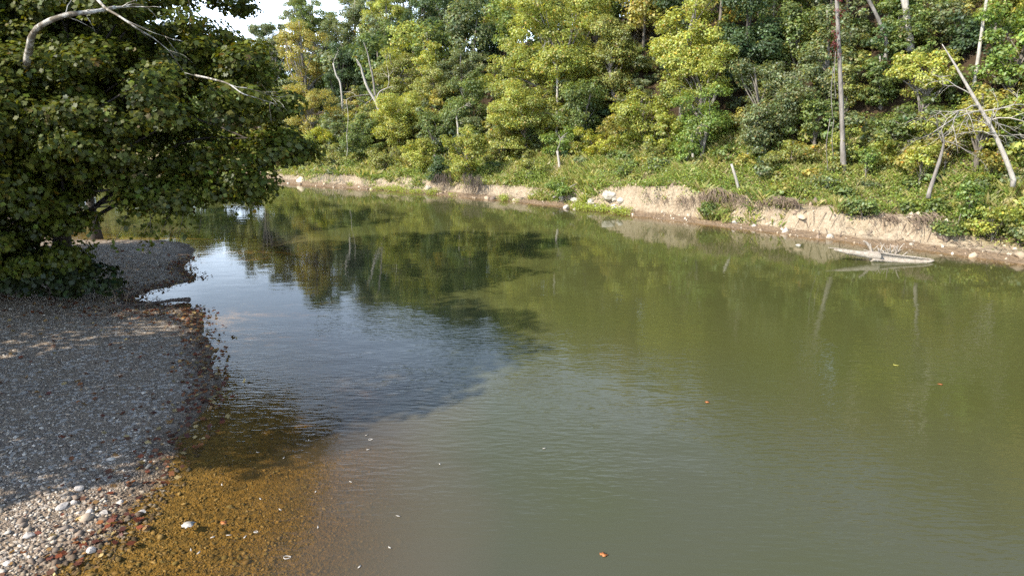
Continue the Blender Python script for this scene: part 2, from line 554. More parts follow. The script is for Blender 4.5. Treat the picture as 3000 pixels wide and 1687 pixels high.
# ------------------------------------------------------------------ foliage
KITE = np.array([(0, -.5, 0), (.34, .02, .09), (0, .5, -.05), (-.34, .02, .09)])
th_ = np.array([-90, -62, -18, 5, 22, 52, 72, 90, 108, 128, 158, 175, 198, 242])
rr_ = np.array([.34, .44, .56, .34, .52, .58, .36, .66, .36, .58, .52, .34, .56, .44])
LOBED = np.stack([np.cos(np.radians(th_)) * rr_, np.sin(np.radians(th_)) * rr_, .10 * np.abs(np.cos(np.radians(th_))) - .03], -1)
BLADE = np.array([(-.035, 0, 0), (.035, 0, 0), (.02, .55, .10), (0, 1.0, .34)])


def leaves(P, N, size, shape, rng):
    n = len(P)
    N = N / (np.linalg.norm(N, axis=1)[:, None] + 1e-9)
    A = np.cross(N, rng.standard_normal((n, 3))); A /= np.linalg.norm(A, axis=1)[:, None] + 1e-9
    B = np.cross(N, A)
    sz = np.broadcast_to(np.asarray(size, float), (n,))[:, None, None]
    V = P[:, None] + sz * (shape[None, :, 0, None] * A[:, None] + shape[None, :, 1, None] * B[:, None] + shape[None, :, 2, None] * N[:, None])
    k = len(shape)
    return V.reshape(-1, 3), np.arange(n * k).reshape(n, k)


def leaf_tints(n, k, rng, yellow=.12, spread=.22, clump=None):
    v = np.exp(rng.standard_normal(n) * spread)
    if clump is not None: v = v * clump
    t = np.stack([v * (1 + .10 * rng.standard_normal(n)), v, v * (1 + .15 * rng.standard_normal(n))], -1)
    y = rng.random(n) < yellow
    t[y] *= np.array([1.22, 1.12, .85])
    br = rng.random(n) < yellow * .15
    t[br] *= np.array([1.35, .82, .75])
    return np.repeat(np.clip(t, .05, 3), k, 0)


def crown_cloud(rng, ells, n_clump, clump_r, per, flat=.6, inner=.35):
    """leaf positions and normals for clumps spread through ellipsoids (cx,cy,cz,rx,ry,rz)"""
    E = np.asarray(ells, float)
    vol = E[:, 3] * E[:, 4] + E[:, 3] * E[:, 5]
    pick = rng.choice(len(E), n_clump, p=vol / vol.sum())
    d = rng.standard_normal((n_clump, 3)); d /= np.linalg.norm(d, axis=1)[:, None]
    rad = (inner + (1 - inner) * rng.random(n_clump)) ** .5
    e = E[pick]
    cc = e[:, :3] + d * rad[:, None] * e[:, 3:]
    cs = clump_r * (.6 + .8 * rng.random(n_clump))
    npl = np.maximum((per * (cs / clump_r) ** 2).astype(int), 4)
    ci = np.repeat(np.arange(n_clump), npl); n = len(ci)
    q = rng.standard_normal((n, 3)); q /= np.linalg.norm(q, axis=1)[:, None]
    rr = rng.random(n) ** .45
    off = q * rr[:, None] * cs[ci][:, None] * np.array([1, 1, flat])
    P = cc[ci] + off
    N = np.array([0, 0, .7]) + .75 * q + .5 * d[ci] + .5 * rng.standard_normal((n, 3))
    clv = np.exp(rng.standard_normal(n_clump) * .13)[ci]
    return cc, P, N, clv


def limbs(mb, rng, base, top, r0, tips, k=6, taper=.35, wob=.05, slim=1.0):
    base, top = np.asarray(base, float), np.asarray(top, float)
    mid = (base + top) / 2 + rng.standard_normal(3) * np.array([.25, .25, 0]) * np.linalg.norm(top - base) * .06
    tr = curve([base, mid, top], 6)
    tt = np.linspace(0, 1, len(tr))
    flare = 1 + .5 * np.exp(-tt * 14)
    mb.tube(tr, r0 * (1 - (1 - taper) * tt) * flare, k + 2, wob, rng)
    for c in tips:
        h = c[2] - base[2]; H = top[2] - base[2]
        f = np.clip((h / max(H, .1)) * (.35 + .35 * rng.random()), .18, .97)
        st = tr[int(f * (len(tr) - 1))]
        ln = np.linalg.norm(c - st)
        m1 = st + (c - st) * .45 + np.array([0, 0, .10 * ln]) + rng.standard_normal(3) * .06 * ln
        pth = curve([st, m1, c], 4)
        rb = slim * min(r0 * (1 - .65 * f) * .55, .03 + .018 * ln)
        mb.tube(pth, np.linspace(rb, max(.012, rb * .22), len(pth)), k - 1)


def tree(name, pos, ells, color, label, cat='tree', group=None, n_clump=60, clump_r=1.1, per=110, leaf=.24, shape=KITE,
         trunk_r=.22, lean=(0, 0), bark=None, seed=0, mat=None, yellow=.12, tips=16, flat=.6, inner=.35, trunk_top=None):
    """pos: foot of the trunk; ells in world metres relative to the foot"""
    rng = np.random.default_rng(seed)
    pos = np.asarray(pos, float)
    E = np.asarray(ells, float)
    cc, P, N, clv = crown_cloud(rng, E, n_clump, clump_r, per, flat, inner)
    keep = P[:, 2] > .15
    P, N, clv = P[keep], N[keep], clv[keep]
    root = tag(empty(name, pos), label, cat, group)
    topz = (E[:, 2] + E[:, 5] * .45).max() if trunk_top is None else trunk_top
    j = int(np.argmax(E[:, 2] + E[:, 5]))
    mb = MB()
    limbs(mb, rng, (0, 0, -.3), (E[j, 0] * .8 + lean[0], E[j, 1] * .8 + lean[1], topz), trunk_r, cc[rng.permutation(len(cc))[:tips]])
    t = mb.build('trunk', bark or M_BARK, root)
    t.location = (0, 0, 0)
    V, F = leaves(P, N, leaf * (.65 + .7 * rng.random(len(P))), shape, rng)
    c = make_mesh('crown', V, [F], mat or M_LEAF, root, tint=leaf_tints(len(P), len(shape), rng, yellow, .22, clv))
    c.location = (0, 0, 0)
    c.color = (*color, 1)
    return root


G_DARK, G_MID, G_YEL = (.085, .132, .050), (.165, .218, .062), (.315, .352, .078)
G_GREY, G_GOLD, G_OLIVE = (.185, .222, .098), (.375, .350, .095), (.260, .282, .076)
G_BRIGHT, G_LIME = (.200, .285, .062), (.370, .402, .086)


def far_tree(px, py, rx, ry, s, color, label, name='tree', seed=None, yellow=.12, dens=1.0, lean=(0, 0), trunk_r=None, group=None, bark=None, leaf=.24, inner=.35):
    """tree on the far bank whose crown is centred on (px,py) of the photograph"""
    g = inland(px, s)
    gzz = gz(*g)
    D = math.hypot(*g)
    dpt = g[1] * math.cos(PITCH)
    d = ray(px, py)
    zc = CAM_H + d[2] / d[1] * g[1]
    Rx, Rz = rx * dpt / FPX, ry * dpt / FPX
    zc = max(zc - gzz, Rz * .8)
    rng = np.random.default_rng(seed if seed is not None else int(px * 7 + py))
    E = [(0, 0, zc, Rx * .68, Rx * .62, Rz * .74)]
    for k in range(12):                       # side lobes give an uneven outline
        a = rng.random() * 6.28; u = rng.random() * 1.9 - .95
        q = rng.uniform(.2, .42); w = rng.uniform(.45, .95) * math.sqrt(max(.12, 1 - .75 * u * u))
        E.append((math.cos(a) * Rx * w, math.sin(a) * Rx * w * .8, zc + u * Rz * .92, Rx * q, Rx * q, Rz * q * .7))
    cr_ = max(.42, min(.85, .20 * min(Rx, Rz) + .14))
    area = Rx * Rz
    ncl = int(np.clip(area / cr_ ** 2 * 5.6 * dens, 18, 340))
    per = int(np.clip(cr_ ** 2 * 150 / (leaf / .24) ** 2, 26, 300))
    return tree(name, (g[0], g[1], gzz), E, color, label, 'shrub' if name == 'shrub' else 'tree', group, ncl, cr_, per, leaf,
                trunk_r=trunk_r or min(.1 + .02 * zc, .32), seed=int(px * 3 + py * 5), yellow=yellow, tips=min(26, 6 + ncl // 5), lean=lean, bark=bark, inner=inner, flat=.62)


# ------------------------------------------------------------------ the wood behind: a mass no one could count
def forest():
    rng = np.random.default_rng(77)
    Vs, Fs, Ts, n = [], [], [], 0
    pal = np.array([G_DARK, G_MID, G_MID, G_GREY, G_GREY, G_OLIVE, G_YEL, G_OLIVE, G_GOLD])
    pts = []
    tries = 0
    cand = np.stack([rng.uniform(-150, 95, 9000), rng.uniform(-35, 190, 9000)], -1)
    s, t = dists(cand[:, 0], cand[:, 1])
    for (x, y), si in zip(cand, s):
        if si < 13 or si > 60: continue
        if y < -20 and si > 35: continue
        px = 1288 + FPX * x / max(y, 1)
        if si < 21 and y > 20 and 560 < px < 2640: continue
        gap = 3.7 if si < 38 else 5.2
        if y > 95: gap *= 1.25
        if all((x - a) ** 2 + (y - b) ** 2 > gap * gap for a, b in pts): pts.append((x, y))
    P2 = np.array(pts)
    Z2, S2, _ = land(P2[:, 0], P2[:, 1])
    for (x, y), z, si in zip(pts, Z2, S2):
        far = math.hypot(x, y) > 105 or y < 25
        h = rng.uniform(9.5, 14) * (.78 + .22 * float(sm(-42, -15, x + .12 * (y - 80))) if y < 118 else .9)
        r = rng.uniform(2.2, 3.6)
        E = [(0, 0, h * .60, r, r, h * .40)]
        for k in range(3):
            a = rng.random() * 6.28
            E.append((math.cos(a) * r * .6, math.sin(a) * r * .6, h * rng.uniform(.45, .85), r * .55, r * .55, h * .16))
        lf = .50 if far else .36
        cc, P, N, clv = crown_cloud(rng, E, 52, 1.15, 34 if far else 62, .6)
        V, F = leaves(P + (x, y, z), N, lf * (.65 + .7 * rng.random(len(P))), KITE, rng)
        col = pal[rng.integers(len(pal))] * rng.uniform(.8, 1.15)
        T = leaf_tints(len(P), 4, rng, .08, .2, clv) * col
        Vs.append(V); Fs.append(F + n); Ts.append(T); n += len(V)
    o = make_mesh('woods', np.concatenate(Vs), [np.concatenate(Fs)], M_LEAF, tint=np.concatenate(Ts))
    tag(o, 'mixed green wood covering the upper slope as one mass', 'woods', kind='stuff')
    # undergrowth between the stems
    cand = np.stack([rng.uniform(-75, 45, 9000), rng.uniform(20, 125, 9000)], -1)
    s, t = dists(cand[:, 0], cand[:, 1])
    cand = cand[(s > 8.6) & (s < 24) & (fbm(cand[:, 0], cand[:, 1], 5, 111) > -.32)]
    sel = []
    for q in cand:
        if all((q[0] - a) ** 2 + (q[1] - b) ** 2 > 2.1 for a, b in sel): sel.append(q)
    n_tall = len(sel)
    c2 = np.stack([rng.uniform(-60, 34, 9000), rng.uniform(28, 110, 9000)], -1)
    s, t = dists(c2[:, 0], c2[:, 1])
    c2 = c2[(s > 2.6) & (s < 9) & (fbm(c2[:, 0], c2[:, 1], 4, 113) + .05 * (s - 6) > .08)]
    for q in c2:
        if all((q[0] - a) ** 2 + (q[1] - b) ** 2 > 1.6 for a, b in sel): sel.append(q)
    sel = np.array(sel); zs = land(sel[:, 0], sel[:, 1])[0]
    Vs, Fs, Ts, n = [], [], [], 0
    for q, ((x, y), z) in enumerate(zip(sel, zs)):
        h, r = rng.uniform(.9, 2.6), rng.uniform(.8, 1.4)
        if q >= n_tall: h, r = rng.uniform(.4, 1.2), rng.uniform(.4, .9)
        elif rng.random() < .3 and x > -28: h, r = rng.uniform(3, 6), rng.uniform(1.1, 1.9)
        cc, P, N, clv = crown_cloud(rng, [(0, 0, h * .55, r, r, h * .5)], int(9 + 2.2 * h * r), .5, 44, .5, .2)
        V, F = leaves(P + (x, y, z), N, .24 * (.6 + .7 * rng.random(len(P))), KITE, rng)
        col = pal[rng.integers(len(pal))] * rng.uniform(.8, 1.15)
        Vs.append(V); Fs.append(F + n); Ts.append(leaf_tints(len(P), 4, rng, .12, .2, clv) * col); n += len(V)
    o = make_mesh('undergrowth', np.concatenate(Vs), [np.concatenate(Fs)], M_LEAF, tint=np.concatenate(Ts))
    tag(o, 'mixed leafy undergrowth filling the foot of the wooded slope', 'undergrowth', kind='stuff')
    mb = MB()
    for (x, y), z in zip(pts, Z2):
        if math.hypot(x, y) > 110: continue
        b = np.array([x, y, z]); l = rng.standard_normal(2) * .5
        mb.tube([b - (0, 0, .4), b + (l[0] * .4, l[1] * .4, 4), b + (l[0], l[1], 9)], [.2, .16, .07], 5)
    o = mb.build('woods_trunks', M_BARK)
    tag(o, 'grey trunks showing dimly inside the upper wood', 'tree trunks', kind='stuff')


forest()

# ------------------------------------------------------------------ far bank trees one can tell apart (px, py, half width, half height, metres inland)
TREES = [
    (650, 122, 44, 38, 32, G_GREY, 'small grey-green tree on the skyline directly under the gap of sky'),
    (786, 34, 44, 40, 33, G_GREY, 'grey-green tree cut by the top edge where the gap of sky ends'),
    (728, 96, 58, 46, 32, G_GREY, 'grey-green skyline tree rising where the ridge leaves the gap of sky'),
    (690, 170, 48, 55, 20, G_OLIVE, 'round olive-yellow tree half behind the dark sycamore edge'),
    (804, 125, 70, 72, 20, G_GOLD, 'thin golden-brown tree high above the river bend'),
    (835, 40, 66, 58, 32, G_MID, 'mid green tree at the top edge above the golden-brown tree'),
    (752, 262, 56, 66, 13, G_GREY, 'greyish green tree between dark sycamore and golden tree'),
    (822, 278, 76, 86, 12, G_GOLD, 'tall golden tree by the river bend with a pale vine hanging in front'),
    (905, 66, 58, 62, 30, G_GREY, 'grey-green tree at the top edge above the twin dead tree'),
    (898, 168, 52, 60, 22, G_DARK, 'dark green tree standing just left of the twin dead tree'),
    (1000, 38, 64, 52, 30, G_YEL, 'small yellow-green tree with a bare fork at the top edge'),
    (984, 125, 58, 62, 26, G_MID, 'mid green tree behind the tips of the twin dead tree'),
    (1072, 88, 72, 78, 27, G_DARK, 'broad dark green tree high on the slope'),
    (1098, 135, 40, 50, 19, G_LIME, 'narrow pale yellow tree in front of the broad dark tree'),
    (1150, 50, 62, 72, 28, G_DARK, 'dark shadowy tree at the top edge beside the great yellow-green tree'),
    (872, 246, 44, 60, 19, G_DARK, 'dark tree in the hollow below the twin dead tree'),
    (1010, 296, 80, 66, 10.5, G_LIME, 'leafy yellow-green tree covering the foot of the twin dead tree'),
    (1026, 196, 58, 60, 19, G_OLIVE, 'olive tree just right of the twin dead tree'),
    (1108, 226, 58, 58, 17, G_OLIVE, 'olive-brown tree under the narrow pale yellow tree'),
    (1186, 296, 76, 96, 11.5, G_MID, 'mid green tree with a slanting trunk left of the great yellow-green tree'),
    (1232, 106, 60, 66, 25, G_DARK, 'dark tree in the notch just left of the great yellow-green tree'),
    (1300, 24, 70, 60, 27, G_MID, 'mid green tree at the top edge behind the left half of the great yellow-green tree'),
    (1168, 176, 52, 62, 20, G_GREY, 'grey-green tree against the left flank of the great yellow-green tree'),
    (1380, 112, 185, 138, 15, G_YEL, 'great yellow-green tree, the widest crown on the far slope'),
    (1325, 292, 132, 104, 10.5, G_YEL, 'wide yellow-green tree directly beneath the great yellow-green tree'),
    (1452, 306, 72, 82, 11.5, G_MID, 'deep green tree with shadowed underside right of the wide yellow-green tree'),
    (1530, 186, 72, 112, 16, G_OLIVE, 'olive tree filling the gap between the two biggest yellow crowns'),
    (1572, 50, 52, 50, 27, (.20, .17, .10), 'brownish thinly leaved tree at the top edge with sky showing through'),
    (1690, 96, 104, 112, 13.5, G_LIME, 'bright yellow tree, the yellowest large crown on the slope'),
    (1728, 192, 86, 70, 11.5, G_YEL, 'yellow-green tree with a visible fork below the bright yellow tree'),
    (1608, 306, 74, 72, 9.5, (.29, .325, .062), 'yellow tree with orange tinged leaves above the grassy bank'),
    (1742, 312, 92, 84, 9.2, G_BRIGHT, 'bright green tree with trunk showing left of the old post'),
    (1842, 96, 92, 118, 16, G_DARK, 'tall dark green tree right of the bright yellow tree'),
    (1898, 276, 104, 108, 10, G_GREY, 'broad dull grey-green tree directly above the old post'),
    (1950, 90, 66, 92, 18, G_MID, 'mid green tree at the top edge behind the dull grey-green tree'),
    (2034, 126, 72, 108, 14.5, G_GREY, 'grey-green tree immediately left of the tall bare trunk'),
    (2016, 296, 58, 62, 10.5, G_MID, 'small dark leaved tree left of the foot of the tall bare trunk'),
    (2200, 62, 76, 66, 18, G_MID, 'green tree at the top edge just right of the tall bare trunk'),
    (2252, 182, 92, 50, 12.5, G_LIME, 'low spreading yellow-green tree with layered boughs right of the tall bare trunk'),
    (2452, 96, 104, 100, 14, G_BRIGHT, 'large fresh green tree above the leaning dead tree'),
    (2552, 60, 56, 104, 13, G_MID, 'green tree cut by the frame at the upper right corner'),
    (2516, 270, 72, 58, 10.5, G_BRIGHT, 'fresh green tree right of the leaning dead tree'),
    (2408, 276, 78, 58, 9.5, (.32, .32, .06), 'golden-green tree behind the pale twigs of the leaning dead tree'),
    (2490, 18, 58, 56, 20, G_YEL, 'yellow-green tree at the top edge behind the large fresh green tree'),
    (2400, 16, 52, 48, 20, G_OLIVE, 'olive tree at the top edge above the tip of the leaning dead tree'),
    (945, 8, 66, 52, 36, G_GREY, 'grey-green tree at the top edge left of the bare forked yellow-green one'),
    (1040, 0, 60, 52, 40, G_MID, 'mid green tree at the top edge right of the bare forked yellow-green one'),
    (2340, 100, 56, 62, 18, G_DARK, 'dark tree between pale trunks at the top edge'),
    (2078, 216, 42, 62, 13, G_OLIVE, 'slim olive tree touching the tall bare trunk on its left'),
    (2160, 210, 48, 70, 14, G_MID, 'slim green tree touching the tall bare trunk on its right'),
    (2560, 400, 40, 60, 9, G_MID, 'shady green tree at the right frame edge over the slope'),
    (1400, 408, 46, 48, 8.5, G_BRIGHT, 'small vine hung tree above the white rocks'),
    (1172, 398, 56, 72, 3.2, G_YEL, 'drooping yellow-green tree leaning over the dark root tangle'),
    (1105, 330, 50, 56, 9.5, G_MID, 'small mid green tree above the bright lime shrub'),
    (935, 345, 48, 56, 10, G_MID, 'small green tree under the golden tree, left of the leafy foot'),
    (1260, 380, 54, 46, 8.5, G_OLIVE, 'small olive tree with a dark hollow beneath it'),
]
for i, (px, py, rx, ry, s, c, lab) in enumerate(TREES):
    thin = c is G_GOLD or c[0] == .20
    far_tree(px, py, rx, ry, s, c, lab, yellow=.2 if c[0] > .12 else .08, dens=.65 if thin else 1.0,
             group='trees along the far bank', bark=M_BARK_DARK if c is G_DARK else (M_DEAD_GREY if i % 3 else None), leaf=.215 if py < 150 else .18)

SHRUBS = [
    (1054, 396, 52, 44, 5, G_LIME, 'bright lime shrub on the bank, the brightest green one'),
    (980, 404, 54, 38, 5, G_OLIVE, 'olive shrub left of the bright lime shrub'),
    (868, 398, 52, 36, 5, G_OLIVE, 'olive shrub beside the lower end of the hanging vine'),
    (800, 392, 46, 42, 5.5, G_YEL, 'yellowish shrub left of the hanging vine'),
    (905, 372, 40, 38, 7, G_MID, 'dark green shrub just right of the hanging vine'),
    (845, 352, 34, 26, 8, (.40, .43, .05), 'small vivid yellow shrub below the golden tree'),
    (720, 390, 56, 42, 6, G_YEL, 'yellow-green shrub partly behind the hanging sycamore boughs'),
    (620, 400, 60, 36, 6, G_OLIVE, 'olive shrub far upstream behind hanging sycamore boughs'),
    (1108, 446, 30, 34, 1.8, G_DARK, 'dark shrub overhanging a shadowed hollow left of the root tangle'),
    (1502, 364, 66, 42, 8.5, (.36, .38, .055), 'wide yellow shrub at the wood edge above the grass'),
    (1706, 408, 34, 34, 7, G_BRIGHT, 'low bright green shrub below the bright green tree'),
    (1640, 388, 56, 30, 8.5, G_OLIVE, 'straggling olive shrub below the orange tinged tree'),
    (1412, 474, 36, 26, 1.3, G_BRIGHT, 'fresh green bush beside a grey branch at the white rocks'),
    (1960, 388, 66, 42, 9, G_OLIVE, 'brownish olive thicket right of the old post'),
    (2080, 366, 48, 44, 8.8, G_YEL, 'yellow-green shrub hiding the left foot of the tall bare trunk'),
    (2146, 394, 22, 26, 7.5, G_BRIGHT, 'small bright shrub touching the right foot of the tall bare trunk'),
    (2206, 326, 66, 40, 10.5, G_MID, 'dense green shrub on the slope right of the tall bare trunk'),
    (2290, 336, 60, 40, 10, G_YEL, 'yellow-green shrub in the middle of the right slope thicket'),
    (2272, 396, 44, 30, 7, G_LIME, 'light green bush on open ground left of the short leaning trunk'),
    (2330, 372, 44, 36, 9, (.30, .28, .09), 'straw coloured shrub behind the short leaning trunk'),
    (2410, 492, 36, 44, 3.6, G_BRIGHT, 'upright green bush on the bank below the dead trees'),
    (2478, 556, 58, 40, 2.6, G_YEL, 'sprawling yellow-green weeds bush low on the right bank'),
    (2380, 566, 40, 30, 1.8, G_MID, 'low green bush at the foot of the right bank'),
    (2552, 520, 34, 34, 4, G_YEL, 'yellow-green bush at the right frame edge above pale sand'),
    (2150, 530, 56, 24, 1.8, G_MID, 'green weeds clump hanging over the cut bank left of the log'),
    (1772, 528, 18, 16, .9, G_MID, 'small green tuft growing at the foot of the cut bank'),
    (2440, 410, 40, 34, 8, (.31, .29, .06), 'golden shrub at the base of the leaning dead tree'),
    (1330, 420, 52, 26, 5, G_OLIVE, 'low olive shrub on the bank right of the root tangle'),
]
for px, py, rx, ry, s, c, lab in SHRUBS:
    far_tree(px, py, rx, ry, s, c, lab, name='shrub', yellow=.15, trunk_r=.05, group='shrubs on the far bank', leaf=.165, inner=.2)


# ------------------------------------------------------------------ grass and weeds of the far bank
def bank_cover():
    rng = np.random.default_rng(12)
    n = 210000
    D = rng.uniform(28, 100, n) ** 1.0
    px = rng.uniform(250, 2750, n)
    th = (px - 1288) / FPX / math.cos(PITCH)
    x, y = D * th, D
    s, t = dists(x, y)
    k = (s > .9) & (s < 13.5)
    x, y, s = x[k], y[k], s[k]
    dens = sm(1.5, 3.0, s + 2.6 * fbm(x, y, 3.4, 91, 4) + .3) * (1 - .6 * sm(9, 12, s)) * (.25 + 1.1 * sm(-.22, .28, fbm(x, y, 3.0, 93)))
    dens = np.clip(dens * 1.5, 0, 1)
    dens = np.where((x < 0) & (s > 1.4), np.maximum(dens, .55 * sm(1.5, 2.6, s)), dens)
    dens = np.where(x > 14, np.maximum(dens, .8 * sm(.05, .45, fbm(x, y, 3.0, 98) + .12 * (s - 1.5)) * sm(.9, 1.5, s)), dens)
    dens = dens * (1 - .85 * sm(22.5, 25, x) * sm(4.5, 3, s))
    k = rng.random(len(x)) < dens
    x, y, s = x[k], y[k], s[k]
    z = land(x, y)[0]
    m = len(x)
    P = np.stack([x, y, z], -1)
    gr = rng.random(m) < .45 + .35 * np.sign(fbm(x, y, 4, 95))
    # grass: several blades per tuft
    Pg = np.repeat(P[gr], 9, 0); Pg[:, :2] += rng.standard_normal((len(Pg), 2)) * .13
    ang = rng.random(len(Pg)) * 6.28
    up = np.stack([np.cos(ang) * .45, np.sin(ang) * .45, np.ones(len(Pg))], -1) + .18 * rng.standard_normal((len(Pg), 3))
    up /= np.linalg.norm(up, axis=1)[:, None]
    side = np.stack([-np.sin(ang), np.cos(ang), np.zeros(len(Pg))], -1)
    L_ = (rng.uniform(.22, .6, len(Pg)) * (1 + 1.1 * sm(-.1, .5, fbm(Pg[:, 0], Pg[:, 1], 3.3, 101))))[:, None]
    w_ = .028
    b = Pg - up * .05
    dro = np.stack([np.cos(ang), np.sin(ang), -np.ones(len(Pg)) * .3], -1) * L_ * .25
    V = np.stack([b - side * w_, b + side * w_, b + up * L_ * .6 + side * w_ * .8, b + up * L_ + dro], 1).reshape(-1, 3)
    F = np.arange(len(V)).reshape(-1, 4)
    pal = np.array([(.24, .31, .065), (.34, .35, .10), (.44, .39, .16), (.20, .28, .055), (.52, .44, .24)])
    pick = np.clip(((fbm(Pg[:, 0], Pg[:, 1], 3, 96) + 1) * 2.2 + rng.standard_normal(len(Pg)) * .9).astype(int), 0, 4)
    T = np.repeat(pal[pick] * np.exp(rng.standard_normal((len(Pg), 1)) * .2), 4, 0)
    o = make_mesh('grass', V, [F], M_LEAF, tint=T)
    tag(o, 'rough green and straw coloured grass on the far bank', 'grass', kind='stuff')
    Pw = np.repeat(P[~gr], 9, 0)
    Pw = Pw + rng.standard_normal(Pw.shape) * (.2, .2, .0) + np.stack([np.zeros(len(Pw)), np.zeros(len(Pw)), rng.random(len(Pw)) ** 1.2 * (.35 + 1.3 * sm(.0, .55, fbm(Pw[:, 0], Pw[:, 1], 2.6, 102)))], -1)
    N = np.array([0, -.2, 1]) + .6 * rng.standard_normal(Pw.shape)
    V, F = leaves(Pw, N, rng.uniform(.09, .19, len(Pw)), KITE, rng)
    pal = np.array([(.20, .29, .05), (.29, .36, .06), (.15, .23, .045), (.36, .34, .10)])
    pick = np.clip(((fbm(Pw[:, 0], Pw[:, 1], 2.4, 97) + 1) * 1.9 + rng.standard_normal(len(Pw)) * .7).astype(int), 0, 3)
    T = np.repeat(pal[pick] * np.exp(rng.standard_normal((len(Pw), 1)) * .22), 4, 0)
    o = make_mesh('weeds', V, [F], M_LEAF, tint=T)
    tag(o, 'low leafy weeds spread over the far bank', 'weeds', kind='stuff')
    # bright green strip of water-edge plants on the low part of the bank
    n = 16000
    px = rng.uniform(820, 1575, n); D = rng.uniform(45, 80, n)
    th = (px - 1288) / FPX / math.cos(PITCH)
    x, y = D * th, D
    s, t = dists(x, y)
    keep = (s > -.45) & (s < .95) & (fbm(x, y, 3.2, 99) > np.where((px > 1160) & (px < 1260), 9, -.22)) & ~((px > 1160) & (px < 1262))
    x, y, s = x[keep], y[keep], s[keep]
    P = np.repeat(np.stack([x, y, np.maximum(land(x, y)[0], 0)], -1), 14, 0)
    P = P + rng.standard_normal(P.shape) * (.22, .22, 0); P[:, 2] += rng.random(len(P)) * .38
    V, F = leaves(P, np.array([0, -.2, 1]) + .5 * rng.standard_normal(P.shape), rng.uniform(.08, .17, len(P)), KITE, rng)
    T = np.repeat(np.array([.32, .38, .055]) * np.exp(rng.standard_normal((len(P), 1)) * .2), 4, 0)
    o = make_mesh('waterside_plants', V, [F], M_LEAF, tint=T)
    tag(o, 'bright green plants along the waterline of the far bank', 'plants', kind='stuff')


bank_cover()


# ------------------------------------------------------------------ dead trees, trunks, vines and roots of the far bank
def at_depth(px, py, y):
    d = ray(px, py); k = y / d[1]
    return np.array([d[0] * k, y, CAM_H + d[2] * k])


def path_at(pts, y0, dy=0.0):
    return np.array([at_depth(px, py, y0 + dy * i + (e[0] if e else 0)) for i, (px, py, *e) in enumerate(pts)])


def twigs(mb, rng, p, d, ln, r, depth):
    """a bare branch that forks"""
    n = 5
    pts = [np.asarray(p, float)]
    dd = d / np.linalg.norm(d)
    for i in range(n):
        dd = dd + rng.standard_normal(3) * .16 + np.array([0, 0, -.03]); dd /= np.linalg.norm(dd)
        pts.append(pts[-1] + dd * ln / n)
    mb.tube(pts, np.linspace(r, r * .3, n + 1), 5 if depth > 1 else 4)
    if depth > 0:
        for i in range(3 if depth > 1 else 4):
            k = rng.integers(1, n + 1)
            nd = (pts[k] - pts[k - 1]) / np.linalg.norm(pts[k] - pts[k - 1]) + rng.standard_normal(3) * .65
            twigs(mb, rng, pts[k], nd, ln * rng.uniform(.4, .65), max(r * .5, .008), depth - 1)


def dead_tree(name, label, trunk_pts, rad, y0, branches, mat, seed, cat='dead tree', dy=0.0, k=8):
    rng = np.random.default_rng(seed)
    P = curve(path_at(trunk_pts, y0, dy), 5)
    foot = P[0].copy(); foot[2] = gz(P[0][0], P[0][1])
    root = tag(empty(name, foot), label, cat)
    mb = MB(); mb.tube(np.vstack([P[0] - (0, 0, .4), P]), np.interp(np.linspace(0, 1, len(P) + 1), np.linspace(0, 1, len(rad)), rad), k, .05, rng)
    t = mb.build('trunk', mat, root, origin=foot)
    for br in branches:
        i, dirv, ln, r, dep = br
        mb = MB()
        twigs(mb, rng, P[int(i * (len(P) - 1))], np.array(dirv, float), ln, r, dep)
        mb.build('branch', mat, root, origin=foot)
    return root, P


# tall bare trunk
g = inland(2122, 8.6)
root, P = dead_tree('dead_tree', 'tall straight bare grey trunk on the right bank, reaching past the top of the picture',
                    [(2122, 424), (2119, 330), (2115, 220), (2110, 110), (2105, 0), (2102, -110)], [.22, .165, .145, .13, .12, .10], g[1],
                    [(.62, (-1, 0, -.5), .8, .02, 0), (.5, (1, 0, .4), .6, .02, 0)], M_DEAD_GREY, 3)
rng = np.random.default_rng(8)
cc, Pp, N, clv = crown_cloud(rng, [(0, 0, 0, .32, .32, 2.2)], 26, .3, 10)
a = at_depth(2108, 60, g[1] - .1)
V, F = leaves(Pp + a, N, .14 * (.6 + .8 * rng.random(len(Pp))), KITE, rng)
c = make_mesh('climbing_vine', V, [F], M_LEAF, root, tint=np.repeat(np.array([[.16, .035, .03]]), len(V), 0), origin=a)
c['label'] = 'dark red creeper leaves'
for j, (dx, top, bot) in enumerate([(-14, 130, 250), (-22, 170, 300), (-34, 300, 430), (-20, 300, 400)]):
    mb = MB()
    mb.tube(curve(path_at([(2112 + dx * .7, top), (2113 + dx, (top + bot) / 2), (2117 + dx, bot)], g[1] - .25), 5), [.022] , 4)
    mb.build('hanging_vine', M_DEAD_GREY, root, origin=P[0])

# twin pale dead tree on the middle slope
g = inland(955, 14)
root, P = dead_tree('dead_tree', 'pale dead tree with two bare stems leaning left above leafy green foot',
                    [(958, 300), (948, 262), (925, 222), (912, 185), (908, 168), (897, 150)], [.24, .2, .17, .14, .10, .04], g[1],
                    [(.75, (-.6, -.2, .9), 1.6, .06, 0), (.35, (-1, -.3, .1), 3.2, .04, 2), (.28, (-1, -.5, -.5), 3, .04, 2)], M_DEAD, 5)
mb = MB()
mb.tube(curve(path_at([(950, 275), (943, 235), (938, 195), (930, 160), (924, 132), (915, 108)], g[1] + .3), 4), np.linspace(.17, .05, 21), 7)
mb.build('second_stem', M_DEAD_GREY, root, origin=P[0])
mb = MB()
mb.tube(curve(path_at([(947, 250), (955, 232), (975, 222), (988, 218)], g[1]), 4), np.linspace(.10, .03, 13), 5)
twigs(mb, np.random.default_rng(2), at_depth(975, 222, g[1]), np.array([.3, 0, 1.]), 3.2, .05, 2)
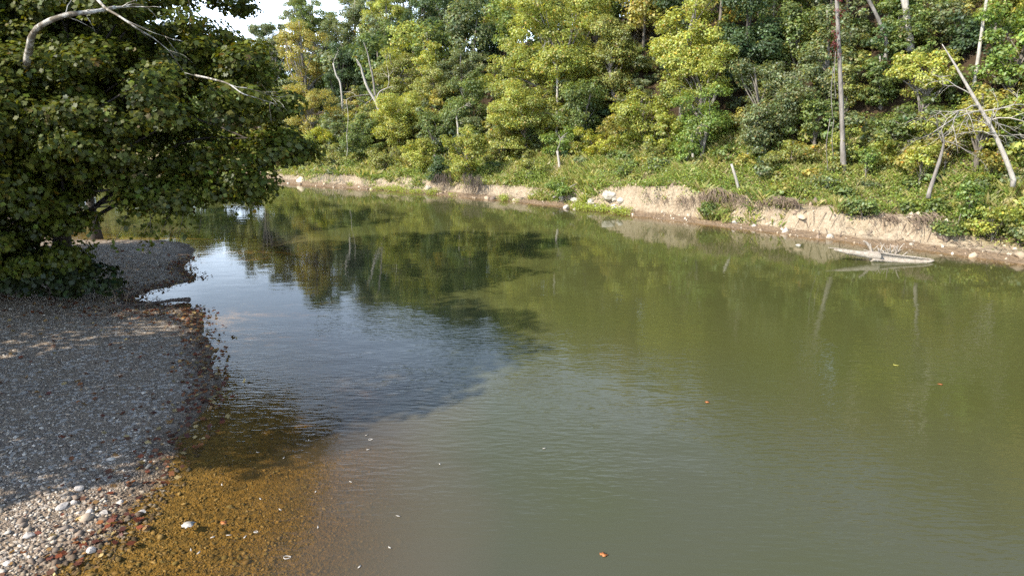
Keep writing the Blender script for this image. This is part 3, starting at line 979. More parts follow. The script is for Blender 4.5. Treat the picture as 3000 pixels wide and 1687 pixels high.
mb.build('branch', M_DEAD, root, origin=P[0])

# leaning dead tree with pale twigs
g = inland(2548, 5.2)
root, P = dead_tree('leaning_dead_tree', 'long grey dead tree leaning left across the right slope with fans of pale twigs',
                    [(2550, 452), (2528, 395), (2503, 340), (2470, 280), (2432, 215), (2400, 160), (2370, 112)], [.14, .125, .11, .095, .08, .055, .02], g[1],
                    [(.30, (-1, -.2, .7), 2.4, .05, 2), (.52, (-1, -.4, .2), 3.6, .05, 2), (.5, (1, -.3, .25), 3.0, .045, 2), (.56, (-.9, -.5, -.2), 3.2, .045, 2),
                     (.44, (.9, -.6, .1), 2.6, .04, 2), (.6, (-1, 0, .6), 2.6, .035, 2), (.47, (1, -.2, -.35), 2.4, .035, 2), (.36, (-.9, -.5, .25), 2.4, .04, 2)], M_DEAD, 11, dy=.15)
g = inland(2340, 4.2)
root, P = dead_tree('leaning_dead_tree', 'short dark dead trunk leaning right with a pale broken twiggy top',
                    [(2338, 482), (2352, 440), (2366, 395), (2374, 355), (2364, 318)], [.13, .11, .09, .06, .025], g[1],
                    [(.72, (-1, -.3, .6), 1.9, .04, 2), (.75, (.9, -.4, -.6), 2.2, .035, 2), (.95, (-.8, -.4, .3), 2.2, .035, 2), (.95, (-.9, -.2, -.3), 2.0, .03, 2), (.8, (.7, -.3, .8), 1.8, .03, 2)], M_DEAD_GREY, 13)

# old post
g = inland(1846, 4.6)
foot = np.array([g[0], g[1], gz(*g)])
top = at_depth(1840, 413, g[1])
mb = MB(); mb.tube(curve([foot - (0, 0, .3), foot + (top - foot) * .5, top], 4), [.115, .11, .11, .11, .105, .10, .10, .095, .085], 9, .06, np.random.default_rng(1))
o = mb.build('post', M_DEAD, origin=foot)
tag(o, 'short pale broken post standing in grass on the far bank', 'post')

# pale trunks among the leaves of the right slope
for (pts, r, s, lab) in [
        ([(2290, 130), (2284, 60), (2276, 0), (2270, -60)], .30, 19, 'thick pale mottled trunk at the top edge between the dead trees'),
        ([(2230, 110), (2210, 50), (2185, 0), (2165, -50)], .16, 18, 'dark slanting trunk at the top edge right of the tall bare trunk'),
        ([(2466, 110), (2474, 50), (2482, 0), (2486, -40)], .12, 15.5, 'pale trunk showing through the large fresh green tree'),
        ([(1744, 416), (1742, 380), (1738, 340)], .13, 8.8, 'slim pale trunk under the bright green tree'),
        ([(1412, 452), (1408, 420), (1402, 380)], .16, 6.5, 'vine wrapped trunk standing above the white rocks'),
        ([(1402, 190), (1394, 160), (1378, 140), (1366, 136)], .13, 11.3, 'pale bent bough showing in the middle of the great yellow-green tree'),
        ([(1152, 326), (1149, 300), (1150, 280)], .13, 8.6, 'short pale stem showing left of the drooping tree'),
        ([(858, 222), (846, 190), (838, 160)], .15, 14, 'thin pale leaning trunk between the golden trees')]:
    g = inland(pts[0][0], s)
    P = path_at(pts, g[1])
    z0 = gz(*g)
    if P[0][2] > z0: P = np.vstack([[P[0][0], P[0][1], z0 - .3], P])
    mb = MB(); Q = curve(P, 5); mb.tube(Q, np.linspace(r, r * .7, len(Q)), 7, .05, np.random.default_rng(4))
    root = tag(empty('bare_trunk', (g[0], g[1], z0)), lab, 'tree trunk')
    mb.build('stem', M_DEAD_GREY if 'dark' in lab else M_DEAD, root, origin=root.location)
    mb = MB(); twigs(mb, np.random.default_rng(int(pts[0][0])), P[-1], np.array([.4, -.3, .8]), 1.6, r * .35, 2)
    mb.build('branch', M_DEAD_GREY if 'dark' in lab else M_DEAD, root, origin=root.location)

# pale vine hanging by the bend
g = inland(870, 4.6)
mb = MB(); mb.tube(curve(path_at([(872, 340), (874, 380), (869, 408), (878, 420), (890, 424)], g[1]), 6), [.035], 5)
Pv = at_depth(872, 340, g[1]); mb.tube(curve([Pv, Pv + (.1, .8, 2), Pv + (-.3, 2, 4)], 4), [.03], 4)
o = mb.build('hanging_vine', M_DEAD, origin=at_depth(872, 420, g[1]))
tag(o, 'pale thin vine hanging down in a hook by the river bend', 'vine')


def root_mass(label, x0, x1, ptop, pbot, s, mat, n, seed, name='exposed_roots', sag=.35):
    rng = np.random.default_rng(seed)
    mb = MB()
    for i in range(n):
        px = rng.uniform(x0, x1)
        g = inland(px, s + rng.uniform(-.3, .3))
        f = (px - x0) / (x1 - x0)
        pt = np.interp(f, *ptop) + rng.uniform(-3, 10); pb = np.interp(f, *pbot) + rng.uniform(-22, 10)
        a = at_depth(px, pt, g[1] - .05); b = at_depth(px + rng.uniform(-16, 16), pb, g[1] - sag * rng.uniform(.3, 1.5))
        m = (a + b) / 2 + rng.standard_normal(3) * .14 + np.array([0, -sag * .5, .05])
        mb.tube(curve([a + (0, .5, .1), a, m, b], 3), np.linspace(.024, .006, 10) * rng.uniform(.4, 1.3), 4)
    o = mb.build(name, mat, origin=at_depth((x0 + x1) / 2, ptop[1][0], inland((x0 + x1) / 2, s)[1]))
    tag(o, label, 'roots')


root_mass('wide mat of exposed brown roots hanging over the pale cut bank', 1622, 1780, ([0, .3, .7, 1], [484, 497, 500, 484]), ([0, .3, .7, 1], [506, 528, 534, 520]), 1.9, M_ROOT, 260, 1)
root_mass('brown roots hanging from the steep notch at the middle of the cut bank', 1770, 1880, ([0, .4, 1], [482, 478, 500]), ([0, .4, 1], [520, 526, 530]), 1.9, M_ROOT, 170, 2)
root_mass('brown root fringe on the cut bank nearer the drifting log', 1900, 2010, ([0, .5, 1], [510, 500, 506]), ([0, .5, 1], [528, 524, 530]), 2.1, M_ROOT, 150, 3)
root_mass('dead stems fallen over the hollow above the drifting log', 2190, 2370, ([0, .5, 1], [540, 552, 538]), ([0, .5, 1], [560, 582, 566]), 2.2, M_ROOT, 130, 4)
root_mass('dark tangled roots of the drooping tree dipping into the water', 1162, 1216, ([0, .5, 1], [440, 446, 450]), ([0, .5, 1], [492, 500, 488]), .9, M_TWIG_DARK, 110, 5, 'root_tangle')
root_mass('dark twiggy roots hanging in the hollow left of the root tangle', 1090, 1136, ([0, 1], [440, 440]), ([0, 1], [478, 482]), 1.2, M_TWIG_DARK, 70, 6, 'root_tangle')
root_mass('bleached drift branches heaped on the low bank beside hanging boughs', 790, 860, ([0, 1], [446, 440]), ([0, 1], [466, 462]), .5, M_DRIFT, 40, 7, 'drift_branches')
root_mass('pale fallen branches on the muddy bank far upstream behind the boughs', 545, 600, ([0, 1], [425, 430]), ([0, 1], [438, 446]), .6, M_DRIFT, 30, 8, 'drift_branches')


# white rocks at the waterline
def rock(name, label, pos, size, seed, mat, cat='rock', group=None, sub_=2, sink=.25):
    import bmesh
    rng = np.random.default_rng(seed)
    bm = bmesh.new()
    bmesh.ops.create_icosphere(bm, subdivisions=sub_, radius=1)
    dirs = rng.standard_normal((11, 3)); dirs /= np.linalg.norm(dirs, axis=1)[:, None]
    offs = rng.uniform(.55, .9, 11)
    for v in bm.verts:
        p = np.array(v.co)
        for d, o_ in zip(dirs, offs):
            e = p @ d - o_
            if e > 0: p = p - d * e
        p = p + .02 * rng.standard_normal(3)
        v.co = Vector(p * np.array(size))
    me = bpy.data.meshes.new(name); bm.to_mesh(me); bm.free()
    me.materials.append(mat)
    o = bpy.data.objects.new(name, me); COL.objects.link(o)
    o.location = (pos[0], pos[1], pos[2] + size[2] * (1 - 2 * sink) * .6)
    o.rotation_euler = (0, 0, rng.random() * 6.28)
    return tag(o, label, cat, group)


for i, (px, py, sz, lab) in enumerate([
        (1534, 500, (.75, .6, .55), 'largest white rock, tilted block in the rock heap on the far bank'),
        (1446, 508, (.62, .45, .36), 'long white rock lying beside the fresh green bush'),
        (1484, 512, (.42, .38, .28), 'middle white rock between the long rock and the largest one'),
        (1562, 508, (.40, .36, .30), 'white rock at the right end of the heap'),
        (1502, 524, (.48, .40, .26), 'low white rock at the water edge under the heap'),
        (1412, 503, (.22, .22, .42), 'upright narrow white rock under the fresh green bush'),
        (1340, 495, (.40, .3, .2), 'pale rock half hidden by waterside plants left of the heap'),
        (1078, 477, (.42, .34, .34), 'grey rock among waterside plants far upstream'),
        (1848, 562, (.22, .18, .14), 'small white stone alone under the cut bank'),
        (1896, 570, (.20, .16, .12), 'smaller white stone just right of the lone stone under the cut bank'),
        (2008, 619, (.26, .16, .08), 'flat pale stone breaking the water left of the drifting log')]):
    p = on_land(px, py)
    rock('rock', lab, p, sz, 30 + i, M_LIME, group='pale rocks of the far bank')

rng = np.random.default_rng(9)
for i in range(16):
    p = on_land(rng.uniform(1425, 1580), rng.uniform(500, 529))
    z_ = rng.uniform(.14, .30)
    rock('rock', 'small white rock lying loose in the rock heap of the far bank', p, (z_ * 1.3, z_, z_ * .75), 130 + i, M_LIME, group='small loose rocks of the heap')
rng = np.random.default_rng(3)
mb = MB()
mb.tube(curve(path_at([(1392, 498), (1418, 480), (1440, 468), (1452, 462)], inland(1420, .8)[1]), 4), np.linspace(.09, .04, 13), 6, .08, rng)
o = mb.build('fallen_branch', M_DEAD_GREY, origin=on_land(1392, 498)); tag(o, 'grey branch propped against the fresh green bush by the white rocks', 'branch')


# drifting log
def drift_log():
    base = on_water(2215, 657)
    y0 = base[1]
    rng = np.random.default_rng(21)
    root = tag(empty('drift_log', base), 'bleached hollow log split open and aground in the shallows with a root crown behind', 'log')
    W = lambda px, py, dy=0: at_depth(px, py, y0 + dy)
    mb = MB()
    mb.tube(curve([W(2098, 628, .3), W(2130, 634, .15), W(2165, 639, .1), W(2196, 643, 0), W(2212, 645, 0)], 5), np.interp(np.linspace(0, 1, 21), [0, .3, .7, .95, 1], [.04, .12, .19, .24, .21]), 12, .06, rng)
    mb.build('log_trunk', M_DRIFT, root, origin=base)
    # split half shell, open on top
    C_ = curve([W(2192, 645, 0), W(2225, 648, -.05), W(2262, 652, -.15), W(2300, 655, -.25), W(2335, 656, -.3), W(2350, 655, -.3)], 5)
    R_ = np.interp(np.linspace(0, 1, len(C_)), [0, .2, .6, .85, 1], [.27, .26, .21, .11, .03])
    th = np.radians(np.linspace(203, 428, 15))
    ax = (C_[-1] - C_[0]); ax /= np.linalg.norm(ax)
    sd = np.cross(ax, [0, 0, 1]); sd /= np.linalg.norm(sd); up = np.cross(sd, ax)
    ring = lambda r, wob: C_[:, None] + (r * (1 + wob * rng.standard_normal((len(C_), 15))))[..., None] * (np.cos(th)[None, :, None] * (-sd) + np.sin(th)[None, :, None] * up)
    o_, i_ = ring(R_[:, None], .05), ring(np.maximum(R_[:, None] - .06, .012), .03)
    n, k = len(C_), 15
    V = np.concatenate([o_.reshape(-1, 3), i_.reshape(-1, 3)]); off = n * k
    a = np.arange(n - 1)[:, None] * k + np.arange(k - 1)[None]
    Q = np.stack([a, a + 1, a + k + 1, a + k], -1).reshape(-1, 4)
    e0 = np.arange(n - 1) * k; e1 = e0 + k - 1
    R0 = np.stack([e0, e0 + k, e0 + k + off, e0 + off], -1); R1 = np.stack([e1, e1 + off, e1 + k + off, e1 + k], -1)
    c0 = np.arange(k - 1); E0 = np.stack([c0, c0 + off, c0 + 1 + off, c0 + 1], -1)
    make_mesh('split_slab', V, [Q, Q[:, ::-1] + off, R0, R1, E0], M_DRIFT, root, origin=base)
    mb = MB()
    mb.tube(curve([W(2083, 623, .5), W(2110, 626, .4), W(2150, 632, .3), W(2185, 636, .2)], 4), np.linspace(.02, .06, 13), 5)
    mb.build('side_pole', M_DRIFT, root, origin=base)
    mb = MB()
    hub = W(2222, 636, .5)
    for i in range(44):
        a = W(rng.uniform(2186, 2262), rng.uniform(632, 642), rng.uniform(.2, .9))
        d = np.array([rng.uniform(-.9, .9), rng.uniform(-.5, .6), rng.uniform(.15, 1.0)])
        twigs(mb, rng, a, d, rng.uniform(.25, .62), rng.uniform(.025, .055), 0)
    mb.tube(curve([W(2196, 640, .5), W(2188, 622, .6), W(2181, 612, .6), W(2172, 606, .6)], 4), np.linspace(.09, .05, 13), 6, .1, rng)
    mb.tube(curve([W(2250, 640, .4), W(2266, 645, .2), W(2283, 634, .2)], 4), np.linspace(.05, .03, 9), 5)
    mb.build('root_crown', M_DRIFT, root, origin=base)


drift_log()
for i, (px, py, dx, h, lab) in enumerate([(2113, 598, 3, 18, 'short dark forked stake in the mud above the log end'), (2060, 592, -1, 12, 'thin dark stick standing in the mud left of the forked stake')]):
    p = on_land(px, py); mb = MB(); rng = np.random.default_rng(i)
    q = at_depth(px + dx, py - h, p[1]); mb.tube(curve([p - (0, 0, .1), (p + q) / 2 + (.03, 0, 0), q], 4), [.04, .035, .035, .03, .03, .025, .02, .02, .015], 5)
    mb.tube([(p + q) / 2, (p + q) / 2 + (.12, 0, .18)], [.02, .01], 4)
    o = mb.build('stake', M_TWIG_DARK, origin=p); tag(o, lab, 'stick')


# ------------------------------------------------------------------ the near sycamores
def near_tree(name, foot, E, label, n_clump, clump_r, per, leaf, color, seed, shape=LOBED, trunk_r=.32, tips=40, yellow=.12, cat='tree', pale=(), flat=.5, inner=.3, sprigs=(), group=None, bark=None):
    rng = np.random.default_rng(seed)
    foot = np.array([foot[0], foot[1], gz(*foot[:2])])
    cc, P, N, clv = crown_cloud(rng, E, n_clump, clump_r, per, flat, inner)
    mb = MB()
    E = np.asarray(E, float); j = int(np.argmax(E[:, 2] + E[:, 5]))
    limbs(mb, rng, foot - (0, 0, .4), (E[j, 0], E[j, 1], E[j, 2] + E[j, 5] * .5), trunk_r, cc[rng.permutation(len(cc))[:tips]], 7, slim=.5)
    root = tag(empty(name, foot), label, cat, group)
    mb.build('trunk', bark or M_BARK_DARK, root, origin=foot)
    Ps, Ns, Cs = [P], [N], [clv]
    for (a, b, n_) in sprigs:                # hanging twigs with leaves along them
        a, b = np.array(a, float), np.array(b, float)
        m = (a + b) / 2 + np.array([.25, 0, .35])
        c = curve([a, m, b], 6); tw = MB(); tw.tube(c, np.linspace(.02, .006, len(c)), 4); tw.build('hanging_twig', M_TWIG_DARK, root, origin=foot)
        f = rng.random(n_); q = c[(f * (len(c) - 1)).astype(int)] + rng.standard_normal((n_, 3)) * .17
        Ps.append(q); Ns.append(np.array([.2, -.5, .6]) + .6 * rng.standard_normal((n_, 3))); Cs.append(np.ones(n_))
    P, N, clv = np.vstack(Ps), np.vstack(Ns), np.concatenate(Cs)
    k = P[:, 2] > gz(foot[0], foot[1]) + .15
    P, N, clv = P[k], N[k], clv[k]
    V, F = leaves(P, N, leaf * (.6 + .75 * rng.random(len(P))), shape, rng)
    c = make_mesh('crown', V, [F], M_LEAF_NEAR, root, tint=leaf_tints(len(P), len(shape), rng, yellow, .25, clv), origin=foot)
    c.color = (*color, 1)
    for pts, r0, r1 in pale:
        mb = MB(); q = curve([at_depth(*p) for p in pts], 5)
        mb.tube(q, np.linspace(r0, r1, len(q)), 7, .06, rng)
        twigs(mb, rng, q[len(q) // 2], q[-1] - q[0] + np.array([0, 1.0, -.6]), 1.4, r1 * .8, 1)
        twigs(mb, rng, q[-1], q[-1] - q[-3], 1.3, r1 * .8, 1)
        mb.build('pale_limb', M_BARK_PALE, root, origin=foot)
    return root


SYC = (.088, .106, .013)
near_tree('sycamore_tree', (-18.6, 27.3), [(-13.4, 26.6, 7.2, 5.3, 4.4, 3.0), (-18, 30, 13, 7.2, 5, 5), (-18.3, 25.2, 6.8, 4.6, 3.8, 3.0), (-15.4, 27.6, 10, 4.6, 3.6, 2.6), (-8.9, 26, 6.0, 1.1, 1.2, .8), (-8.5, 26.3, 7.4, .9, 1, .7), (-10.2, 25.4, 4.7, 1.3, 1, .55), (-12.4, 25, 4.4, 1.4, 1, .6), (-9.6, 26, 8.9, 1, 1, .7)],
          'large dark leafy sycamore overhanging the gravel bar, its pale limbs showing', 640, .8, 190, .155, SYC, 41, trunk_r=.36, tips=70, yellow=.24,
          pale=[([(66, 170, 23.5), (80, 95, 22.4), (108, 62, 22), (165, 40, 21.8), (235, 30, 22), (290, 20, 22.6)], .11, .05),
                ([(230, -20, 23), (262, 18, 22.3), (300, 42, 21.9), (345, 72, 21.8), (385, 96, 22.2)], .05, .02),
                ([(490, 190, 23.6), (535, 200, 23), (575, 212, 22.7), (610, 236, 22.5), (645, 247, 22.8)], .036, .014)],
          sprigs=[((-9.2, 25.8, 5.6), (-8.9, 25.4, 4.4), 60), ((-9.7, 25.6, 5.2), (-9.6, 25.2, 3.7), 70), ((-10.3, 25.4, 5.0), (-10.3, 25, 3.5), 60), ((-8.6, 26, 6.2), (-8.0, 25.6, 5.3), 50), ((-13.4, 24.8, 4.4), (-13.2, 24.3, 2.2), 60), ((-12.0, 24.8, 4.6), (-12.2, 24.4, 2.5), 60), ((-11.6, 25, 4.6), (-11.4, 24.6, 3.0), 34), ((-12.4, 25, 4.4), (-12.9, 24.4, 2.6), 46), ((-12.9, 25, 4.2), (-13.6, 24.3, 2.5), 40), ((-10.2, 25.5, 4.9), (-9.6, 25.2, 3.9), 30),
                  ((-9.9, 25.8, 4.8), (-10.2, 25.4, 4.2), 30), ((-14, 25, 4), (-14.6, 24.4, 2.4), 40), ((-11, 25.3, 4.8), (-11.8, 24.8, 3.3), 34), ((-15.2, 25, 3.8), (-15.8, 24.4, 2.1), 40),
                  ((-10.9, 24.5, 11.6), (-10.1, 24.2, 10.6), 34), ((-11.3, 24.5, 11.2), (-10.8, 24.3, 10.0), 24), ((-10.4, 24.6, 11.8), (-9.8, 24.4, 11.2), 26)])
near_tree('sycamore_tree', (-21.5, 25.0), [(-21, 25.5, 5.5, 4.6, 3, 4.2), (-19, 25, 3.6, 3.4, 2.2, 2.4), (-22.5, 27, 10.5, 4.0, 3.6, 4.0)],
          'dark low branched sycamore at the left edge, boughs sweeping to the gravel', 380, .8, 185, .155, SYC, 42, trunk_r=.3, tips=40, yellow=.08)
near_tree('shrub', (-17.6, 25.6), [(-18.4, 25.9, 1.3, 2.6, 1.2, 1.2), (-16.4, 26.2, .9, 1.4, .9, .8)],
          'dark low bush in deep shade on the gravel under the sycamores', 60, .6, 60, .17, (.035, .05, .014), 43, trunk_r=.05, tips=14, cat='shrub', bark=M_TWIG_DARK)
# trees further along and behind the left bank; they throw the shade lying on bar and river
for i, (x, y, h, r, lab) in enumerate([
        (-25.5, 41.5, 18, 4.6, 'tall dark tree on the left bank beyond the large sycamore'),
        (-33, 46, 19, 5, 'tall tree deep behind the left sycamores, well back from the bar'),
        (-28.5, 31.0, 16, 4.5, 'tree in the shade at the left, close behind the low branched sycamore'),
        (-18.6, 9.6, 21.0, 3.8, 'tall tree outside the left edge, nearest the camera, shading the gravel bar'),
        (-20.2, 13.0, 20.0, 4.0, 'tall tree outside the left edge, second from the camera, shading the gravel bar'),
        (-25.8, 17.2, 15.0, 4.6, 'tree outside the left edge standing back behind the shading trees'),
        (-42, 58, 15, 5, 'tree on the left bank far upstream')]):
    E = [(x, y, h * .62, r, r, h * .30), (x + r * .4, y - r * .3, h * .42, r * .7, r * .7, h * .18), (x - r * .4, y + r * .4, h * .78, r * .6, r * .6, h * .2)]
    near_tree('shade_tree', (x, y), E, lab, 240, 1.08, 48, .36, (.06, .09, .02), 60 + i, shape=KITE, trunk_r=.26, tips=24, group='trees on the left bank')


# ------------------------------------------------------------------ the gravel bar
STONE_V = np.array([(0, 0, 1), (.9, 0, .3), (.28, .85, .35), (-.72, .52, .3), (-.7, -.55, .35), (.3, -.85, .3), (.7, .5, -.4), (-.3, .85, -.4), (-.9, 0, -.4), (-.25, -.85, -.4), (.7, -.5, -.4), (0, 0, -.8)])
STONE_F = np.array([(0, 1, 2), (0, 2, 3), (0, 3, 4), (0, 4, 5), (0, 5, 1), (1, 6, 2), (2, 7, 3), (3, 8, 4), (4, 9, 5), (5, 10, 1), (6, 7, 2), (7, 8, 3), (8, 9, 4), (9, 10, 5), (10, 6, 1)])


def scatter_stones(name, label, kind_, n, t0, t1, med, seed, pal):
    rng = np.random.default_rng(seed)
    x = rng.uniform(-19, -6.5 if t1 > 0 else -1, n); y = 8.5 + 24 * rng.random(n) ** 1.7
    s, t = dists(x, y)
    k = (t > t0) & (t < t1) & (x > -y * .80 - 1)
    x, y, t = x[k], y[k], t[k]
    size = med * np.exp(rng.standard_normal(len(x)) * .5) * (.55 + .62 * sm(17, 9, y))
    z = land(x, y)[0]
    ico, fc = STONE_V, STONE_F
    m = len(x)
    ang = rng.random(m) * 6.28; ca, sa = np.cos(ang), np.sin(ang)
    V = ico[None] * (1 + .28 * rng.standard_normal((m, 12, 1)))
    V = V * np.stack([rng.uniform(.9, 1.7, m), rng.uniform(.7, 1.2, m), rng.uniform(.4, .8, m)], -1)[:, None] * size[:, None, None]
    V = np.stack([V[..., 0] * ca[:, None] - V[..., 1] * sa[:, None], V[..., 0] * sa[:, None] + V[..., 1] * ca[:, None], V[..., 2]], -1)
    V += np.stack([x, y, z + size * .25], -1)[:, None]
    F = (np.arange(m)[:, None, None] * 12 + fc[None]).reshape(-1, 3)
    col = pal[rng.integers(len(pal), size=m)] * np.exp(rng.standard_normal((m, 1)) * .12)
    wet = np.clip(1 - t / .6, 0, 1)[:, None] * (t1 > 0)
    col = col * (1 - .6 * wet) * (1 - wet * np.array([0, .1, .25]))
    o = make_mesh(name, V.reshape(-1, 3), [F], M_PEBBLE, tint=np.repeat(col, 12, 0))
    tag(o, label, kind_, kind='stuff')


m, t = new_mat('pebble'); g = NT(t)
p = g.n('BsdfPrincipled'); g.l(g.attr('tint').outputs['Color'], p.inputs['Base Color']); p.inputs['Roughness'].default_value = .85
g.done(p.outputs[0]); M_PEBBLE = m
scatter_stones('gravel', 'loose grey and tan pebbles covering the bar', 'gravel', 75000, -.5, 99, .0155, 6,
               np.array([(.31, .25, .185), (.40, .34, .265), (.22, .165, .12), (.33, .255, .18), (.15, .118, .092), (.50, .44, .36)]))
scatter_stones('submerged_stones', 'brown algae coated stones lying on the bed of the shallows', 'stones', 70000, -6, -.1, .0125, 7,
               np.array([(.13, .085, .026), (.19, .12, .035), (.10, .072, .028), (.23, .15, .05), (.15, .115, .042), (.27, .19, .08)]))
for i, (px, py, sz, lab) in enumerate([
        (200, 1232, (.13, .11, .10), 'dark topped stone standing on the edge of the shade on the gravel'),
        (226, 1293, (.12, .10, .09), 'round pale stone with a dark shadow on the sunlit gravel'),
        (303, 1268, (.12, .09, .07), 'pale stone at the waterline beside brown leaves'),
        (358, 1288, (.12, .07, .05), 'flat white stone at the waterline beneath the brown leaves'),
        (158, 1276, (.18, .12, .07), 'broad flat stone on the sunlit gravel below the shade edge'),
        (70, 1350, (.16, .11, .07), 'flat pale slab near the left edge of the sunlit gravel'),
        (230, 1390, (.12, .10, .09), 'dark sided stone low on the sunlit gravel'),
        (263, 1292, (.14, .10, .06), 'tan flat stone between the round stone and the water'),
        (20, 1420, (.10, .09, .06), 'grey stone at the bottom left corner'),
        (186, 1268, (.10, .09, .07), 'small blocky stone left of the round pale stone')]):
    p = on_land(px, py)
    rock('stone', lab, p, tuple(.78 * v for v in sz), 80 + i, M_STONE, 'stone', 'larger stones on the gravel')


def litter():
    rng = np.random.default_rng(16)
    n = 26000
    y = rng.uniform(8.5, 36, n); x = rng.uniform(-22, -5, n)
    s, t = dists(x, y)
    dens = np.exp(-((t - .25) / .55) ** 2) * .9 + .05 * (t > 0)
    dens = dens * np.where(y > 14, 1.0, .75) + .7 * np.exp(-((x + 13.5) / 2.2) ** 2 - ((y - 24.3) / 1.0) ** 2)
    k = (rng.random(n) < dens) & (t > -.7) & (x > -.8 * y - 1)
    x, y, t = x[k], y[k], t[k]
    P = np.stack([x, y, np.maximum(land(x, y)[0], .004) + .012 + .03 * rng.random(len(x))], -1)
    N = np.array([0, 0, 1]) + .28 * rng.standard_normal(P.shape)
    V, F = leaves(P, N, rng.uniform(.05, .15, len(P)), LOBED, rng)
    pal = np.array([(.17, .05, .022), (.24, .095, .035), (.16, .07, .035), (.34, .20, .08), (.12, .045, .03), (.38, .28, .12)])
    T = np.repeat(pal[rng.integers(len(pal), size=len(P))] * np.exp(rng.standard_normal((len(P), 1)) * .3), len(LOBED), 0)
    o = make_mesh('fallen_leaves', V, [F], M_LEAF_NEAR, tint=T)
    tag(o, 'reddish brown fallen leaves gathered along the gravel shoreline', 'leaves', kind='stuff')


litter()

def bank_rubble():
    rng = np.random.default_rng(26)
    n = 26000
    px = rng.uniform(500, 2750, n); D = rng.uniform(28, 95, n)
    th = (px - 1288) / FPX / math.cos(PITCH)
    x, y = D * th, D
    s, t = dists(x, y)
    k = (s > .0) & (s < 3.4) & (rng.random(n) < np.clip(.55 + fbm(x, y, 2.5, 121), .05, 1))
    x, y = x[k], y[k]; z = land(x, y)[0]; m = len(x)
    size = .05 * np.exp(rng.standard_normal(m) * .65)
    V = STONE_V[None] * (1 + .3 * rng.standard_normal((m, 12, 1))) * rng.uniform(.6, 1.5, (m, 1, 3)) * size[:, None, None]
    V += np.stack([x, y, z + size * .2], -1)[:, None]
    F = (np.arange(m)[:, None, None] * 12 + STONE_F[None]).reshape(-1, 3)
    pal = np.array([(.46, .38, .27), (.36, .28, .19), (.56, .50, .40), (.27, .20, .14), (.20, .15, .11)])
    col = pal[rng.integers(len(pal), size=m)] * np.exp(rng.standard_normal((m, 1)) * .15)
    o = make_mesh('bank_rubble', V.reshape(-1, 3), [F], M_PEBBLE, tint=np.repeat(col, 12, 0))
    tag(o, 'clods and stones crumbling from the earth bank', 'rubble', kind='stuff')
    mb = MB()
    for i in range(420):
        px = rng.uniform(700, 2576); g = inland(px, rng.uniform(.4, 3.2)) if i % 2 else inland(rng.uniform(1900, 2576), rng.uniform(1.2, 7))
        a = rng.random() * 6.28; l = rng.uniform(.25, .9); q = g + np.array([math.cos(a), math.sin(a)]) * l
        mb.tube([(g[0], g[1], gz(*g) + .04), ((g[0] + q[0]) / 2, (g[1] + q[1]) / 2, (gz(*g) + gz(*q)) / 2 + .12 + .1 * rng.random()), (q[0], q[1], gz(*q) + .05)], [.02, .018, .008], 4)
    o = mb.build('dead_sticks', M_ROOT)
    tag(o, 'dry dead sticks strewn over the earth bank', 'sticks', kind='stuff')


bank_rubble()

# small things on bar and water
p0 = on_land(388, 662); rng = np.random.default_rng(2)
mb = MB(); mb.tube(curve([on_land(356, 668) + (0, 0, .03), on_land(372, 662) + (0, 0, .12), p0 + (0, 0, .2), on_land(396, 664) + (0, 0, .16), on_land(399, 671)], 5), np.linspace(.02, .035, 21), 6)
o = mb.build('curved_stick', M_DRIFT, origin=p0); tag(o, 'pale curved stick arching on a sunlit strip of the gravel bar', 'stick')

def branch_on_bar():
    rng = np.random.default_rng(31)
    A = on_land(462, 762); B = on_land(280, 782)
    base = (A + B) / 2
    root = tag(empty('fallen_branch', base), 'dark fallen branch lying on the shaded gravel with its thick end over the water', 'branch')
    mb = MB()
    mb.tube(curve([A + (.25, 0, .12), A + (-.3, 0, .12), on_land(390, 770) + (0, 0, .12), B + (0, 0, .15)], 5), np.linspace(.10, .03, 16), 7, .08, rng)
    mb.build('bough', M_TWIG_DARK, root, origin=base)
    for i in range(9):
        q = on_land(rng.uniform(250, 400), rng.uniform(772, 800)); mb = MB()
        twigs(mb, rng, q + (0, 0, .05), np.array([rng.uniform(-1, 1), rng.uniform(-.4, .4), rng.uniform(.1, .8)]), rng.uniform(.5, 1.1), .02, 1)
        mb.build('twig', M_ROOT, root, origin=base)


branch_on_bar()

M_FOAM = simple_material('pale_leaf', (.46, .43, .38), (.34, .31, .27), 30, .7, .002)


def flat_bit(name, label, px, py, size, shape, mat, cat, seed, group=None, color=None):
    rng = np.random.default_rng(seed)
    p = on_water(px, py, .012)
    a = rng.random() * 6.28
    q = shape * size * (1 + .12 * rng.standard_normal((len(shape), 1)))
    V = np.stack([q[:, 0] * math.cos(a) - q[:, 1] * math.sin(a), q[:, 0] * math.sin(a) + q[:, 1] * math.cos(a), np.abs(q[:, 2])], -1)
    n = len(V)
    Vb = np.vstack([V, V - (0, 0, .004)])
    F = [np.arange(n)[None], (np.arange(n)[::-1] + n)[None], np.stack([np.arange(n), np.arange(n) + n, (np.arange(n) + 1) % n + n, (np.arange(n) + 1) % n], -1)]
    o = make_mesh(name, Vb + p, F, mat, origin=p)
    if color: o.color = (*color, 1)
    return tag(o, label, cat, group)


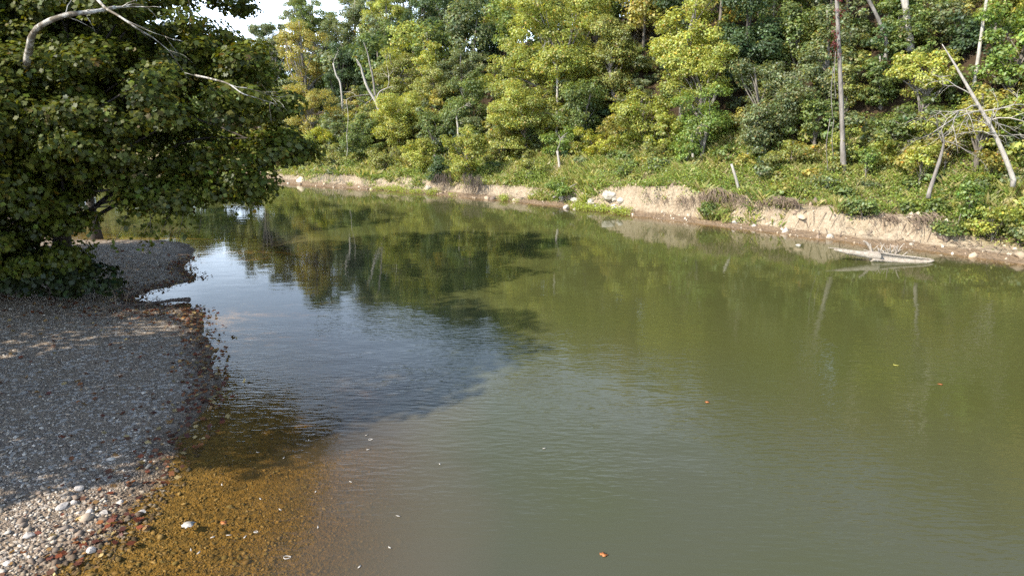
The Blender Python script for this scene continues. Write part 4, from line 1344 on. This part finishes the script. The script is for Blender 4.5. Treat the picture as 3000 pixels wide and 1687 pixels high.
def ring_bit(label, px, py, size, seed, group=None):
    rng = np.random.default_rng(seed)
    p = on_water(px, py, .008)
    th = np.linspace(0, 2 * math.pi, 19)
    c = np.stack([np.cos(th) * size * 1.2, np.sin(th) * size * .8, np.zeros(19)], -1) * (1 + .1 * np.sin(3 * th + seed)[:, None]) + p
    mb = MB(); mb.tube(c, [.007], 5, cap=False)
    o = mb.build('foam_ring', M_FOAM, origin=p)
    return tag(o, label, 'foam', group)


flat_bit('floating_leaf', 'large pale curled leaf floating on the brown shallows', 474, 1318, .22, LOBED, M_FOAM, 'leaf', 1)
ring_bit('largest white foam ring on the brown grey water near the bottom edge', 722, 1401, .048, 1)
ring_bit('white foam ring floating out beyond the end of the shade', 932, 1105, .035, 2)
ring_bit('small white foam ring on the brown shallows above the large foam ring', 644, 1337, .028, 3)
M_LEAFY = simple_material('yellow_leaf', (.35, .33, .06), (.28, .26, .05), 30, .6, .002)
M_LEAFO = simple_material('orange_leaf', (.42, .15, .04), (.34, .11, .03), 30, .6, .002)
for i, (px, py, c, lab) in enumerate([
        (2254, 918, 'y', 'yellow-green leaf floating on open water below the log'),
        (2366, 966, 'o', 'orange leaf floating right of the yellow-green leaf'),
        (1780, 1011, 'o', 'orange leaf floating alone on the middle of the river'),
        (1518, 1394, 'o', 'orange leaf floating near the bottom edge'),
        (562, 1315, 'o', 'orange leaf on the brown shallows right of the large pale leaf')]):
    flat_bit('floating_leaf', lab, px, py, .17 if c == 'y' else .12, LOBED, M_LEAFY if c == 'y' else M_LEAFO, 'leaf', 10 + i)
for i, (px, py) in enumerate([(714, 1151), (648, 1137), (777, 1106), (790, 1092), (922, 1094), (926, 1130), (882, 1211), (794, 1236), (705, 1281), (655, 1254), (800, 1325), (1002, 1297),
                              (535, 1350), (576, 1345), (616, 1350), (480, 1382), (500, 1389), (905, 1424), (1106, 1166), (1370, 1127), (558, 1218), (980, 1376)]):
    flat_bit('floating_fleck', 'tiny pale leaf fleck adrift on the brown shallows', px, py, .055, LOBED[::2] * (1.4, .7, 1), M_FOAM, 'fleck', 40 + i, 'pale flecks adrift on the shallows')
